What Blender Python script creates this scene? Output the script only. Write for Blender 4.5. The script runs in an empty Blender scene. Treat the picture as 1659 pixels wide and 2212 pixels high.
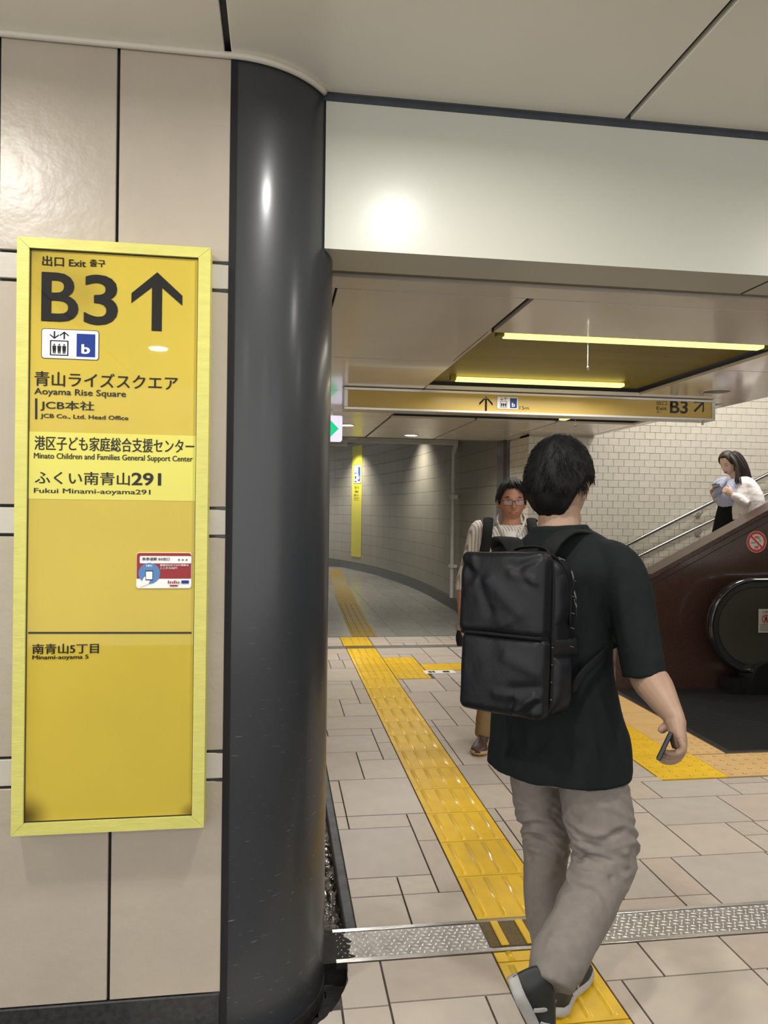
import bpy, bmesh, math, random
from mathutils import Vector, Matrix, noise, Euler
R = math.radians
random.seed(7)
sc = bpy.context.scene
COL = sc.collection

# ------------------------------------------------------------------ camera
F_PX, W_PX, H_PX = 1607.0, 1659.0, 2212.0
YAW, PITCH, ROLL, EYE = 0.141085, -0.004452, 0.013057, 1.45
FWD = Vector((math.sin(YAW) * math.cos(PITCH), math.cos(YAW) * math.cos(PITCH), math.sin(PITCH)))
_r0 = Vector((math.cos(YAW), -math.sin(YAW), 0)); _u0 = _r0.cross(FWD)
RGT = _r0 * math.cos(ROLL) + _u0 * math.sin(ROLL)
UPV = _u0 * math.cos(ROLL) - _r0 * math.sin(ROLL)
CAM = Vector((0, 0, EYE))
cd = bpy.data.cameras.new('camera'); cam = bpy.data.objects.new('camera', cd); COL.objects.link(cam)
cd.sensor_fit = 'HORIZONTAL'; cd.sensor_width = 36; cd.lens = 36 * F_PX / W_PX; cd.clip_start = 0.05; cd.clip_end = 100
m3 = Matrix((RGT, UPV, -FWD)).transposed()
cam.matrix_world = Matrix.Translation(CAM) @ m3.to_4x4()
sc.camera = cam

# ------------------------------------------------------------------ world, lamps, exposure
wd = bpy.data.worlds.new('world'); sc.world = wd; wd.use_nodes = True
wd.node_tree.nodes['Background'].inputs[0].default_value = (1, 0.98, 0.945, 1)
wd.node_tree.nodes['Background'].inputs[1].default_value = 1.42
sc.view_settings.view_transform = 'Standard'; sc.view_settings.look = 'None'
sc.view_settings.gamma = 1; sc.view_settings.use_curve_mapping = False
sc.view_settings.exposure = 0.52
sc.cycles.use_denoising = True
sc.cycles.max_bounces = 7; sc.cycles.diffuse_bounces = 4; sc.cycles.glossy_bounces = 3
sc.cycles.sample_clamp_indirect = 4.0
def lamp(name, loc, power, size=0.15, color=(1, 0.97, 0.92), spread=140, size_y=None, rot=(0, 0, 0)):
    l = bpy.data.lights.new(name, 'AREA'); l.energy = power; l.color = color
    l.shape = 'DISK' if size_y is None else 'RECTANGLE'; l.size = size
    if size_y: l.size_y = size_y
    l.spread = R(spread)
    o = bpy.data.objects.new(name, l); o.location = loc; o.rotation_euler = rot; COL.objects.link(o)
    return o
ZN, ZL = 2.67, 2.25            # ceiling heights: concourse, lower ceiling past the beam
NEAR_LIGHTS = [(-0.93, -1.91), (-0.99, 1.25), (0.45, 1.38), (0.9, -1.9), (2.4, 1.38), (2.9, -1.9), (4.4, 1.38), (4.9, -1.9), (-3.0, 1.25), (-2.8, -1.9)]
NEAR_POWER, BACK_POWER, FAR_POWER = 12, 9, 14
LOW_EXTRA = []
STAIR_EXTRA = [(4.3, 6.3, 4.3, 52), (6.2, 5.0, 4.3, 52)]  # lamps added unseen high in the stairwell, without fixtures
TUBE_POWER = 8
CORR_POWER = 30

# ------------------------------------------------------------------ helpers
def ray(px, py):
    return RGT * ((px - W_PX / 2) / F_PX) - UPV * ((py - H_PX / 2) / F_PX) + FWD
def on_y(px, py, Y):
    d = ray(px, py); return CAM + d * (Y / d.y)
def on_z(px, py, z):
    d = ray(px, py); return CAM + d * ((z - EYE) / d.z)

def nd(nt, t, **kw):
    n = nt.nodes.new(t)
    for k, v in kw.items(): setattr(n, k, v)
    return n
def mat(name, col, rough=0.5, metal=0.0, var=0.0, vscale=8.0, bump=0.0, bscale=60.0, col2=None, coat=0.0, emit=None, estr=0.0,
        rnd=0.0, spec=0.5, crough=0.08, stretch=None, detail=4.0, alpha=None, bdist=0.002, sheen=0.0):
    m = bpy.data.materials.new(name); m.use_nodes = True; nt = m.node_tree
    b = nt.nodes['Principled BSDF']
    b.inputs['Base Color'].default_value = (*col, 1); b.inputs['Roughness'].default_value = rough
    b.inputs['Metallic'].default_value = metal; b.inputs['Specular IOR Level'].default_value = spec
    if coat: b.inputs['Coat Weight'].default_value = coat; b.inputs['Coat Roughness'].default_value = crough
    if sheen: b.inputs['Sheen Weight'].default_value = sheen
    if emit: b.inputs['Emission Color'].default_value = (*emit, 1); b.inputs['Emission Strength'].default_value = estr
    if alpha is not None: b.inputs['Alpha'].default_value = alpha
    tc = nd(nt, 'ShaderNodeTexCoord'); vec = tc.outputs['Object']
    if stretch:
        mp = nd(nt, 'ShaderNodeMapping'); mp.inputs['Scale'].default_value = stretch
        nt.links.new(vec, mp.inputs[0]); vec = mp.outputs[0]
    csock = None
    if var or col2:
        n = nd(nt, 'ShaderNodeTexNoise'); n.inputs['Scale'].default_value = vscale; n.inputs['Detail'].default_value = detail
        nt.links.new(vec, n.inputs['Vector'])
        r = nd(nt, 'ShaderNodeValToRGB')
        r.color_ramp.elements[0].position = 0.32; r.color_ramp.elements[1].position = 0.68
        c2 = col2 if col2 else tuple(c * (1 - var) for c in col)
        r.color_ramp.elements[0].color = (*c2, 1); r.color_ramp.elements[1].color = (*col, 1)
        nt.links.new(n.outputs['Fac'], r.inputs[0]); csock = r.outputs[0]
        nt.links.new(csock, b.inputs['Base Color'])
    if rnd:
        oi = nd(nt, 'ShaderNodeObjectInfo'); hv = nd(nt, 'ShaderNodeHueSaturation')
        mr = nd(nt, 'ShaderNodeMapRange'); mr.inputs['To Min'].default_value = 1 - rnd; mr.inputs['To Max'].default_value = 1 + rnd
        nt.links.new(oi.outputs['Random'], mr.inputs[0]); nt.links.new(mr.outputs[0], hv.inputs['Value'])
        if csock: nt.links.new(csock, hv.inputs['Color'])
        else: hv.inputs['Color'].default_value = (*col, 1)
        nt.links.new(hv.outputs[0], b.inputs['Base Color'])
    if bump:
        n = nd(nt, 'ShaderNodeTexNoise'); n.inputs['Scale'].default_value = bscale; n.inputs['Detail'].default_value = 3
        nt.links.new(vec, n.inputs['Vector'])
        bp = nd(nt, 'ShaderNodeBump'); bp.inputs['Strength'].default_value = bump; bp.inputs['Distance'].default_value = bdist
        nt.links.new(n.outputs['Fac'], bp.inputs['Height']); nt.links.new(bp.outputs[0], b.inputs['Normal'])
    return m

def props(o, label=None, cat=None, group=None, kind=None):
    if label: o['label'] = label
    if cat: o['category'] = cat
    if group: o['group'] = group
    if kind: o['kind'] = kind
    return o
def link_mesh(name, me, m=None, parent=None, loc=None, smooth=False):
    if m is not None:
        if isinstance(m, (list, tuple)):
            for x in m: me.materials.append(x)
        elif len(me.materials) == 0: me.materials.append(m)
    if smooth:
        for p in me.polygons: p.use_smooth = True
    o = bpy.data.objects.new(name, me); COL.objects.link(o)
    if parent is not None: o.parent = parent
    if loc is not None: o.location = loc
    return o
def obj(name, bm, m=None, parent=None, smooth=False, sharp=None):
    """bm in world coordinates; the parent is an Empty or mesh object carrying only a location"""
    if parent is not None:
        off = parent.location.copy(); p = parent.parent
        while p is not None: off += p.location; p = p.parent
        bmesh.ops.translate(bm, vec=-off, verts=bm.verts)
    bmesh.ops.recalc_face_normals(bm, faces=bm.faces)
    me = bpy.data.meshes.new(name); bm.to_mesh(me); bm.free()
    if sharp is not None:
        for p in me.polygons: p.use_smooth = True
        me.set_sharp_from_angle(angle=R(sharp))
    return link_mesh(name, me, m, parent, smooth=smooth)
def thing(name, label, cat, loc=(0, 0, 0), group=None):
    o = bpy.data.objects.new(name, None); COL.objects.link(o); o.location = loc; o.empty_display_size = 0.1
    return props(o, label, cat, group)
def box(bm, x0, x1, y0, y1, z0, z1, bev=0.0, mi=0):
    r = bmesh.ops.create_cube(bm, size=1)
    vs = r['verts']
    bmesh.ops.scale(bm, vec=(x1 - x0, y1 - y0, z1 - z0), verts=vs)
    bmesh.ops.translate(bm, vec=((x0 + x1) / 2, (y0 + y1) / 2, (z0 + z1) / 2), verts=vs)
    fs = list({f for v in vs for f in v.link_faces})
    for f in fs: f.material_index = mi
    if bev:
        es = list({e for v in vs for e in v.link_edges})
        bmesh.ops.bevel(bm, geom=es, offset=bev, segments=1, profile=0.5, affect='EDGES')
    return vs
def bbox_obj(name, x0, x1, y0, y1, z0, z1, m, parent=None, bev=0.0):
    bm = bmesh.new(); box(bm, x0, x1, y0, y1, z0, z1, bev); return obj(name, bm, m, parent)
def cyl(bm, c, r, h, axis='Z', seg=24, r2=None, mi=0):
    q = bmesh.ops.create_cone(bm, cap_ends=True, segments=seg, radius1=r, radius2=r if r2 is None else r2, depth=h)
    M = Matrix.Translation(Vector(c))
    if axis == 'X': M = M @ Matrix.Rotation(R(90), 4, 'Y')
    if axis == 'Y': M = M @ Matrix.Rotation(R(-90), 4, 'X')
    bmesh.ops.transform(bm, matrix=M, verts=q['verts'])
    for v in q['verts']:
        for f in v.link_faces: f.material_index = mi
    return q['verts']
def prism(bm, pts, vec, mi=0):
    """pts: 3D polygon, extruded by vec"""
    v = Vector(vec)
    a = [bm.verts.new(Vector(p)) for p in pts]; b = [bm.verts.new(Vector(p) + v) for p in pts]
    n = len(a); fs = [bm.faces.new(a), bm.faces.new(b[::-1])]
    for i in range(n): fs.append(bm.faces.new((a[i], b[i], b[(i + 1) % n], a[(i + 1) % n])))
    for f in fs: f.material_index = mi
    return a + b
def tube(bm, pts, r, seg=12, closed=False, ry=None, up=None, caps=True):
    """round or oval tube along pts; r may be a list"""
    pts = [Vector(p) for p in pts]; n = len(pts); rings = []
    ref = Vector(up) if up else None
    prev = None
    for i, p in enumerate(pts):
        if closed: t = (pts[(i + 1) % n] - pts[i - 1]).normalized()
        else: t = (pts[min(i + 1, n - 1)] - pts[max(i - 1, 0)]).normalized()
        if ref is not None: a = (ref - t * ref.dot(t)).normalized()
        elif prev is None:
            q = Vector((0, 0, 1)) if abs(t.z) < 0.9 else Vector((1, 0, 0)); a = (q - t * q.dot(t)).normalized()
        else: a = (prev - t * prev.dot(t)).normalized()
        prev = a; b = t.cross(a)
        ra = r[i] if isinstance(r, (list, tuple)) else r
        rb = ra if ry is None else (ry[i] if isinstance(ry, (list, tuple)) else ry)
        rings.append([bm.verts.new(p + a * ra * math.cos(2 * math.pi * k / seg) + b * rb * math.sin(2 * math.pi * k / seg)) for k in range(seg)])
    m = n if closed else n - 1
    for i in range(m):
        A, B = rings[i], rings[(i + 1) % n]
        for k in range(seg): bm.faces.new((A[k], A[(k + 1) % seg], B[(k + 1) % seg], B[k]))
    if caps and not closed:
        bm.faces.new(rings[0][::-1]); bm.faces.new(rings[-1])
def smooth_path(pts, sub=6, closed=False):
    """Catmull-Rom through pts (any dimension as Vector)"""
    P = [Vector(p) for p in pts]; n = len(P); out = []
    rng = n if closed else n - 1
    for i in range(rng):
        p0 = P[i - 1] if (i > 0 or closed) else P[0] * 2 - P[1]
        p1 = P[i]; p2 = P[(i + 1) % n]
        p3 = P[(i + 2) % n] if (i + 2 < n or closed) else P[-1] * 2 - P[-2]
        for k in range(sub):
            t = k / sub
            out.append(0.5 * ((2 * p1) + (p2 - p0) * t + (2 * p0 - 5 * p1 + 4 * p2 - p3) * t * t + (3 * p1 - p0 - 3 * p2 + p3) * t ** 3))
    if not closed: out.append(P[-1])
    return out
def text_mesh(body, bold=0.0):
    c = bpy.data.curves.new('txt', 'FONT'); c.body = body; c.size = 1; c.offset = bold; c.resolution_u = 4; c.extrude = 0.012
    o = bpy.data.objects.new('txt', c); COL.objects.link(o)
    dg = bpy.context.evaluated_depsgraph_get(); dg.update()
    me = bpy.data.meshes.new_from_object(o.evaluated_get(dg)); COL.objects.unlink(o); bpy.data.objects.remove(o); bpy.data.curves.remove(c)
    return me
def lettering(name, body, x0, x1, z0, z1, Y, m, parent, bold=0.0, dup=0.0):
    """text fitted into a box on the plane Y, readable from -Y"""
    me = text_mesh(body, bold)
    if not len(me.vertices): return None
    xs = [v.co.x for v in me.vertices]; ys = [v.co.y for v in me.vertices]
    a0, a1, b0, b1 = min(xs), max(xs), min(ys), max(ys)
    off = parent.location.copy(); p = parent.parent
    while p is not None: off += p.location; p = p.parent
    for v in me.vertices:
        X = x0 + (v.co.x - a0) / (a1 - a0) * (x1 - x0); Z = z0 + (v.co.y - b0) / (b1 - b0) * (z1 - z0)
        v.co = Vector((X, Y + (-0.0004 if v.co.z > 0 else 0), Z)) - off
    if dup:      # heavier strokes: the same outlines once more, a hair to each side
        bm = bmesh.new(); bm.from_mesh(me)
        for dx, dz in ((dup, 0), (-dup, 0), (0, dup * .6)):
            c = me.copy(); c.transform(Matrix.Translation((dx, -0.00025 if dz == 0 else -0.0004, dz))); bm.from_mesh(c); bpy.data.meshes.remove(c)
        bm.to_mesh(me); bm.free()
    return link_mesh(name, me, m, parent)
def flat_poly(bm, pts, Y, th=0.0005, mi=0):
    prism(bm, [(x, Y, z) for x, z in pts], (0, -th, 0), mi)
def arc_pts(cx, cz, r, a0=0, a1=360, n=32, rz=None):
    rz = r if rz is None else rz
    return [(cx + r * math.cos(R(a0 + (a1 - a0) * i / n)), cz + rz * math.sin(R(a0 + (a1 - a0) * i / n))) for i in range(n + (0 if a1 - a0 == 360 else 1))]
def round_rect(x0, x1, z0, z1, r, n=5):
    o = []
    for cx, cz, a in ((x1 - r, z1 - r, 0), (x0 + r, z1 - r, 90), (x0 + r, z0 + r, 180), (x1 - r, z0 + r, 270)):
        o += arc_pts(cx, cz, r, a, a + 90, n)
    return o

# ------------------------------------------------------------------ materials
M = {}
M['grout'] = mat('grout', (0.10, 0.092, 0.085), 0.9, var=0.4, vscale=20)
M['tile'] = mat('floor_tile', (0.515, 0.45, 0.38), 0.34, var=0.10, vscale=3.0, bump=0.25, bscale=350, rnd=0.07, col2=(0.46, 0.40, 0.345), bdist=0.0006)
M['tile_pink'] = mat('floor_tile_pinkish', (0.50, 0.42, 0.355), 0.36, var=0.1, vscale=4.0, bump=0.25, bscale=350, rnd=0.05, bdist=0.0006)
M['tile_grey'] = mat('floor_tile_greyish', (0.475, 0.42, 0.37), 0.36, var=0.1, vscale=4.0, bump=0.25, bscale=350, rnd=0.05, bdist=0.0006)
M['tread'] = mat('tread_metal', (0.80, 0.78, 0.75), 0.35, metal=0.6)
M['tile_tan'] = mat('tan_warning_tile', (0.60, 0.385, 0.15), 0.5, var=0.12, vscale=6, bump=0.2, bscale=200)
M['yellow'] = mat('tactile_yellow', (0.80, 0.50, 0.010), 0.42, var=0.14, vscale=9, bump=0.3, bscale=300, rnd=0.06, coat=0.25, bdist=0.0006)
M['yellow_old'] = mat('tactile_yellow_worn', (0.28, 0.19, 0.04), 0.5, var=0.25, vscale=9)
M['mat_brown'] = mat('worn_patch', (0.16, 0.115, 0.045), 0.8, var=0.35, vscale=120, bump=0.6, bscale=300)
M['steel'] = mat('stainless_steel', (0.62, 0.61, 0.60), 0.22, metal=1.0, bump=0.1, bscale=40, stretch=(1, 20, 1))
M['checker'] = mat('checker_plate', (0.46, 0.44, 0.42), 0.34, metal=0.75, var=0.3, vscale=25, bump=0.2, bscale=200)
M['curb'] = mat('trench_curb', (0.10, 0.105, 0.12), 0.5, var=0.5, vscale=14, bump=0.4, bscale=60)
M['wet'] = mat('wet_trench', (0.018, 0.013, 0.01), 0.05, var=0.5, vscale=20, bump=1.0, bscale=45, bdist=0.02, spec=1.0, coat=1.0)
M['panel'] = mat('wall_panel', (0.425, 0.37, 0.30), 0.34, var=0.09, vscale=5, bump=0.5, bscale=26, col2=(0.395, 0.345, 0.285), bdist=0.0035, detail=6)
M['band'] = mat('wall_band_tile', (0.54, 0.505, 0.45), 0.30, var=0.1, vscale=6, bump=0.4, bscale=30, bdist=0.003)
M['joint'] = mat('wall_joint', (0.012, 0.012, 0.014), 0.7)
M['base'] = mat('dark_granite_base', (0.035, 0.036, 0.038), 0.35, var=0.5, vscale=70, bump=0.2, bscale=80)
M['enamel'] = mat('ceiling_enamel', (0.82, 0.77, 0.67), 0.30, var=0.04, vscale=2, bump=0.15, bscale=12, bdist=0.003, coat=0.3)
M['enamel_low'] = mat('lower_ceiling_enamel', (0.78, 0.725, 0.63), 0.20, var=0.06, vscale=2.5, bump=0.12, bscale=10, bdist=0.003, coat=0.5)
M['beam'] = mat('beam_enamel', (0.53, 0.53, 0.455), 0.45, var=0.05, vscale=1.6, bump=0.12, bscale=10, bdist=0.003, coat=0.4, crough=0.26)
M['trim'] = mat('ceiling_trim', (0.60, 0.55, 0.47), 0.4)
M['slot'] = mat('shadow_gap', (0.004, 0.004, 0.005), 0.8)
M['joint_grey'] = mat('ceiling_joint', (0.045, 0.052, 0.065), 0.45, var=0.3, vscale=15)
M['greyslot'] = mat('grey_slot', (0.20, 0.18, 0.14), 0.6)
M['white'] = mat('white_print', (0.80, 0.80, 0.80), 0.4)
M['black'] = mat('black_print', (0.022, 0.022, 0.022), 0.5, spec=.25)
M['lampglass'] = mat('lamp_lens', (1, 1, 1), 0.4, emit=(1.0, 0.97, 0.92), estr=14)
M['rail'] = mat('dark_stainless_rail', (0.34, 0.33, 0.31), 0.24, metal=1.0)
M['lampoff'] = mat('unlit_lamp', (0.03, 0.03, 0.028), 0.3)
M['rim'] = mat('lamp_rim', (0.7, 0.68, 0.62), 0.4)
# ================================================================== STRUCTURE: FLOOR
CX, CY, CR = -0.135, 2.35, 0.294            # round column
RING = 0.368                                # edge of the pit around it
GY0, GY1 = 2.355, 2.545                     # drain cover
SX0, SX1 = 0.714, 1.013                     # tactile strip
bm = bmesh.new()
def slab(x0, x1, y0, y1): box(bm, x0, x1, y0, y1, -0.20, -0.006)
slab(0.283, 9, 2.45, 8.35); slab(0.283, 9, -4, 2.45); slab(-4, 0.283, -4, 1.9)
pts = [Vector((-4, 1.9, -0.2)), Vector((0.283, 1.9, -0.2)), Vector((0.283, CY, -0.2))]
arc = []
for i in range(0, 25):
    a = R(0 - 90 * i / 24); arc.append(Vector((CX + RING * math.cos(a), CY + RING * math.sin(a), -0.2)))
pts += arc + [Vector((-4, CY - RING, -0.2))]
prism(bm, pts, (0, 0, 0.194))
box(bm, -4, 0.283, 1.9, 8.35, -0.2, -0.09)  # pit and trench bottom
floor = obj('floor', bm, M['grout']); props(floor, kind='structure')
# corridor floor beyond
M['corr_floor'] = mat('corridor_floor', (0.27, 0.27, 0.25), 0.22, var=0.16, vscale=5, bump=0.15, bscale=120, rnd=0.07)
rects = []          # (x0,x1,y0,y1)
T = [(.283,.48,2.545,2.75),(.48,.712,2.545,2.75),(.283,.48,2.75,2.89),(.48,.62,2.75,2.89),(.62,.712,2.75,3.19),(.283,.62,2.89,3.34),
 (.62,.712,3.19,3.48),(.283,.335,3.34,3.48),(.335,.62,3.34,3.48),(.283,.335,3.48,3.65),(.283,.335,3.65,3.94),(.335,.712,3.48,3.95),
 (.283,.475,3.95,4.40),(.475,.712,3.95,4.25),(.475,.62,4.25,4.40),(.62,.712,4.25,4.56),(.62,.712,4.56,4.86),(.283,.62,4.40,4.72),
 (.33,.62,4.72,4.86),(.283,.33,4.72,4.86),(.283,.712,4.86,5.16),(.283,.475,5.16,5.62),(.475,.712,5.16,5.48),(.475,.62,5.48,5.62),
 (.62,.712,5.48,5.94),(.62,.712,5.94,6.22),(.283,.62,5.62,6.09),(.283,.62,6.09,6.22),(.283,.712,6.22,6.71),(.283,.49,6.71,7.08),
 (.49,.62,6.71,7.08),(.62,.712,6.71,7.08),(.283,.60,7.08,7.40),(.60,.712,7.08,7.40),(.283,.712,7.40,7.655),
 # below the drain
 (.34,.712,2.15,2.355),(.34,.63,1.72,2.15),(.63,.712,1.72,2.15),(.20,.34,1.72,2.14),(.20,.34,2.14,2.355),(-.10,.20,1.72,2.14),(-.40,-.10,1.72,2.14),
 (1.015,1.215,2.17,2.355),(1.215,1.51,2.17,2.355),(1.51,1.80,2.17,2.355),(1.80,2.10,2.17,2.355),(1.015,1.07,1.75,2.17),(1.07,1.51,1.75,2.17),(1.51,1.56,1.75,2.17),(1.56,1.95,1.75,2.17),
 # right of the strip
 (1.015,1.51,2.545,2.62),(1.51,1.65,2.545,2.62),(1.015,1.30,2.62,2.92),(1.30,1.51,2.62,2.92),(1.51,1.65,2.62,2.92),(1.65,2.08,2.545,2.92),(2.08,2.45,2.545,2.92),
 (1.015,1.06,2.92,3.06),(1.06,1.35,2.92,3.06),(1.35,1.79,2.92,3.37),(1.79,2.09,2.92,3.22),(2.09,2.21,2.92,3.08),(2.21,2.60,2.92,3.08),(2.09,2.23,3.08,3.22),(2.23,2.60,3.08,3.22),
 (1.79,2.24,3.22,3.53),(2.24,2.72,3.22,3.53),(1.72,1.79,3.37,3.52),(1.35,1.72,3.37,3.52),(1.015,1.06,3.06,3.35),(1.06,1.20,3.06,3.35),(1.20,1.35,3.06,3.35),(1.015,1.06,3.35,3.50),(1.06,1.35,3.35,3.50),
 (1.015,1.20,3.50,3.81),(1.015,1.20,3.81,4.11),(1.20,1.50,3.52,3.81),(1.50,1.79,3.52,3.81),(1.79,1.95,3.53,3.82),(1.95,2.39,3.53,3.76),(2.39,2.65,3.53,3.68),(2.65,3.0,3.53,3.68),(2.39,2.65,3.68,3.76),(2.65,3.0,3.68,3.76),
 (1.20,1.50,3.81,4.11),(1.015,1.06,4.11,4.56),(1.06,1.34,4.11,4.86),(1.015,1.06,4.56,4.86),(1.34,1.65,4.11,4.40),(1.65,2.07,3.82,4.11),(1.50,1.65,3.81,4.11),
 (1.015,1.06,4.86,5.02),(1.06,1.21,4.86,5.02),(1.015,1.21,5.02,5.48),(1.21,1.34,4.86,5.34),(1.21,1.49,5.34,5.80),(1.015,1.21,5.48,5.80),(1.015,1.06,5.80,5.94),(1.015,1.06,5.94,6.24),(1.06,1.35,5.80,6.24),(1.35,1.49,5.80,6.24),
 (1.49,1.80,5.34,5.80),(1.34,1.65,4.86,5.34),(1.015,1.20,7.165,7.32),(1.20,1.327,7.165,7.32),(1.327,1.49,6.845,7.32),(1.015,1.49,7.32,7.655),(1.49,1.78,7.2,7.655),(1.49,1.78,6.845,7.2)]
rects += T
XL = [1.015,1.06,1.205,1.35,1.495,1.65,1.79,1.94,2.08,2.23,2.38,2.53,2.70,2.85,3.0,3.15,3.30,3.45,3.6,3.75,3.9,4.05]
YL = [1.75,2.17,2.355,2.545,2.62,2.75,2.92,3.07,3.22,3.37,3.53,3.68,3.76,3.82,3.96,4.11,4.25,4.40,4.56,4.71,4.86,5.02,5.17,5.34,5.48,5.63,5.80,5.95,6.10,6.24,6.42,6.55,6.72,6.84,7.0,7.16,7.32,7.48,7.655,7.80,7.95,8.1,8.33]
def special(x, y):
    if GY0 < y < GY1: return True
    if SX0 < x < SX1 and (y < 7.655 or y > 7.785): return True
    if 7.655 < y < 7.785: return True
    if x > 2.70 and 4.12 < y < 5.75: return True                 # landing plate
    if 2.072 < x and 3.76 < y < 4.15: return True                # yellow blocks and tan blocks
    if x > 2.07 + 0 and 3.76 < y < 5.75: return True             # tan blocks
    if 1.013 < x < 1.325 and 6.24 < y < 7.16: return True        # side dots
    if x > 1.325 and 6.55 < y < 6.84 : return True               # yellow thin strip
    if y > 5.73 and x > 2.65: return True
    return False
def taken(x, y): return special(x, y) or any(a < x < b and c < y < d for a, b, c, d in rects)
rnd = random.Random(5)
nX, nY = len(XL) - 1, len(YL) - 1
free = {(i, j) for i in range(nX) for j in range(nY) if not taken((XL[i] + XL[i + 1]) / 2, (YL[j] + YL[j + 1]) / 2)}
for j in range(nY):
    for i in range(nX):
        if (i, j) not in free: continue
        w, h = rnd.choice([(2, 2), (3, 2), (2, 1), (1, 2), (2, 3), (1, 1), (3, 1)])
        while w > 1 and not all((i + k, j) in free for k in range(w)): w -= 1
        while h > 1 and not all((i + k, j + l) in free for k in range(w) for l in range(h)): h -= 1
        for k in range(w):
            for l in range(h): free.discard((i + k, j + l))
        rects.append((XL[i], XL[min(i + w, nX)], YL[j], YL[min(j + h, nY)]))
# strip behind the far drain: narrow band left and right of the yellow
for x0, x1 in ((.283, .44), (.44, .697)): rects.append((x0, x1, 7.80, 7.95)); rects.append((x0, x1, 7.95, 8.33))
um = bmesh.new(); box(um, -.5, .5, -.5, .5, -0.02, 0.0, 0.0); ume = bpy.data.meshes.new('tile'); um.to_mesh(ume); um.free()
tm = [M['tile'], M['tile'], M['tile'], M['tile_pink'], M['tile_grey']]
ums = []
for q in range(5):
    c = ume.copy(); c.materials.append(tm[q]); ums.append(c)
def put_tile(me, x0, x1, y0, y1, parent=floor, name='tile', g=0.0035, z=0.0):
    o = bpy.data.objects.new(name, me); COL.objects.link(o); o.parent = parent
    o.location = ((x0 + x1) / 2, (y0 + y1) / 2, z + rnd.uniform(-0.0004, 0.0004)); o.scale = (x1 - x0 - 2 * g, y1 - y0 - 2 * g, 1)
    return o
for (x0, x1, y0, y1) in rects:
    me = rnd.choice(ums)
    near_hole = min(x0, x1) < 0.30 and y1 <= 2.36
    if not near_hole: put_tile(me, x0, x1, y0, y1); continue
    g = 0.0035; X0, X1, Y0, Y1 = x0 + g, x1 - g, y0 + g, y1 - g; pts = []
    edge = [((X0, Y0), (X1, Y0)), ((X1, Y0), (X1, Y1)), ((X1, Y1), (X0, Y1)), ((X0, Y1), (X0, Y0))]
    for a, b in edge:
        for k in range(14):
            t = k / 14; p = Vector((a[0] + (b[0] - a[0]) * t, a[1] + (b[1] - a[1]) * t)); d = p - Vector((CX, CY))
            if p.x < CX: p = Vector((p.x, min(p.y, CY - RING)))
            elif d.length < RING: p = Vector((CX, CY)) + d.normalized() * (RING + rnd.uniform(0, .006))
            if not pts or (p - pts[-1]).length > 0.004: pts.append(p)
    if (pts[0] - pts[-1]).length < 0.004: pts.pop()
    b2 = bmesh.new(); prism(b2, [(p.x, p.y, -0.02) for p in pts], (0, 0, 0.02)); obj('tile', b2, tm[rnd.randrange(5)], floor)

# ---------------- tactile blocks
def bar_mesh():
    b = bmesh.new(); L, w, h = 0.27, 0.023, 0.0062
    lo = [(-w / 2, -L / 2), (w / 2, -L / 2), (w / 2, L / 2), (-w / 2, L / 2)]
    hi = [(-w / 2 + .006, -L / 2 + .012), (w / 2 - .006, -L / 2 + .012), (w / 2 - .006, L / 2 - .012), (-w / 2 + .006, L / 2 - .012)]
    A = [b.verts.new((x, y, 0)) for x, y in lo]; B = [b.verts.new((x, y, h)) for x, y in hi]
    b.faces.new(B)
    for i in range(4): b.faces.new((A[i], A[(i + 1) % 4], B[(i + 1) % 4], B[i]))
    bmesh.ops.bevel(b, geom=[e for e in b.edges if not e.is_boundary], offset=0.0018, segments=2, affect='EDGES')
    bmesh.ops.recalc_face_normals(b, faces=b.faces)
    me = bpy.data.meshes.new('bar'); b.to_mesh(me); b.free(); me.materials.append(M['yellow'])
    for p in me.polygons: p.use_smooth = True
    return me
def dots_mesh(m, n=5, rad=0.0098, h=0.005, w=0.3, d=0.3):
    b = bmesh.new(); my = max(1, round(n * d / w))
    for i in range(n):
        for j in range(my):
            cyl(b, (-w / 2 + (i + .5) * w / n, -d / 2 + (j + .5) * d / my, h / 2), rad, h, seg=10, r2=rad * 0.6)
    me = bpy.data.meshes.new('dot'); b.to_mesh(me); b.free(); me.materials.append(m)
    for p in me.polygons: p.use_smooth = True
    return me
BAR = bar_mesh(); DOTS = dots_mesh(M['yellow'])
BAR_OLD = BAR.copy(); BAR_OLD.materials.clear(); BAR_OLD.materials.append(M['yellow_old'])
yb = ume.copy(); yb.materials.append(M['yellow']); yo = ume.copy(); yo.materials.append(M['yellow_old']); yt = ume.copy(); yt.materials.append(M['tile_tan'])
def tactile(x0, x1, y0, y1, kind, base=yb, bar=BAR, dots=DOTS, z=0.001):
    o = bpy.data.objects.new('tactile_block', base.copy()); COL.objects.link(o); o.parent = floor
    o.location = ((x0 + x1) / 2, (y0 + y1) / 2, z)
    for v in o.data.vertices: v.co = Vector((v.co.x * (x1 - x0 - .003), v.co.y * (y1 - y0 - .004), v.co.z))
    if kind == 'bar':
        for k in range(4):
            b = bpy.data.objects.new('bar', bar); COL.objects.link(b); b.parent = o; b.location = ((k - 1.5) * 0.075 * (x1 - x0) / .3, 0, 0); b.scale = (1, (y1 - y0) / .3, 1)
    elif kind == 'dot':
        b = bpy.data.objects.new('dot', dots); COL.objects.link(b); b.parent = o; b.scale = ((x1 - x0) / .3, (y1 - y0) / .3, 1); b['kind'] = 'stuff'
    return o
ys = [2.55 + 0.306 * k for k in range(0, 17)]; ys[-1] = 7.65; ys[13] = 6.56; ys[12] = 6.26; ys[14] = 6.86; ys[15] = 7.16; ys[16] = 7.65
ys[11] = 5.95; ys[10] = 5.63; ys[9] = 5.32
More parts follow.
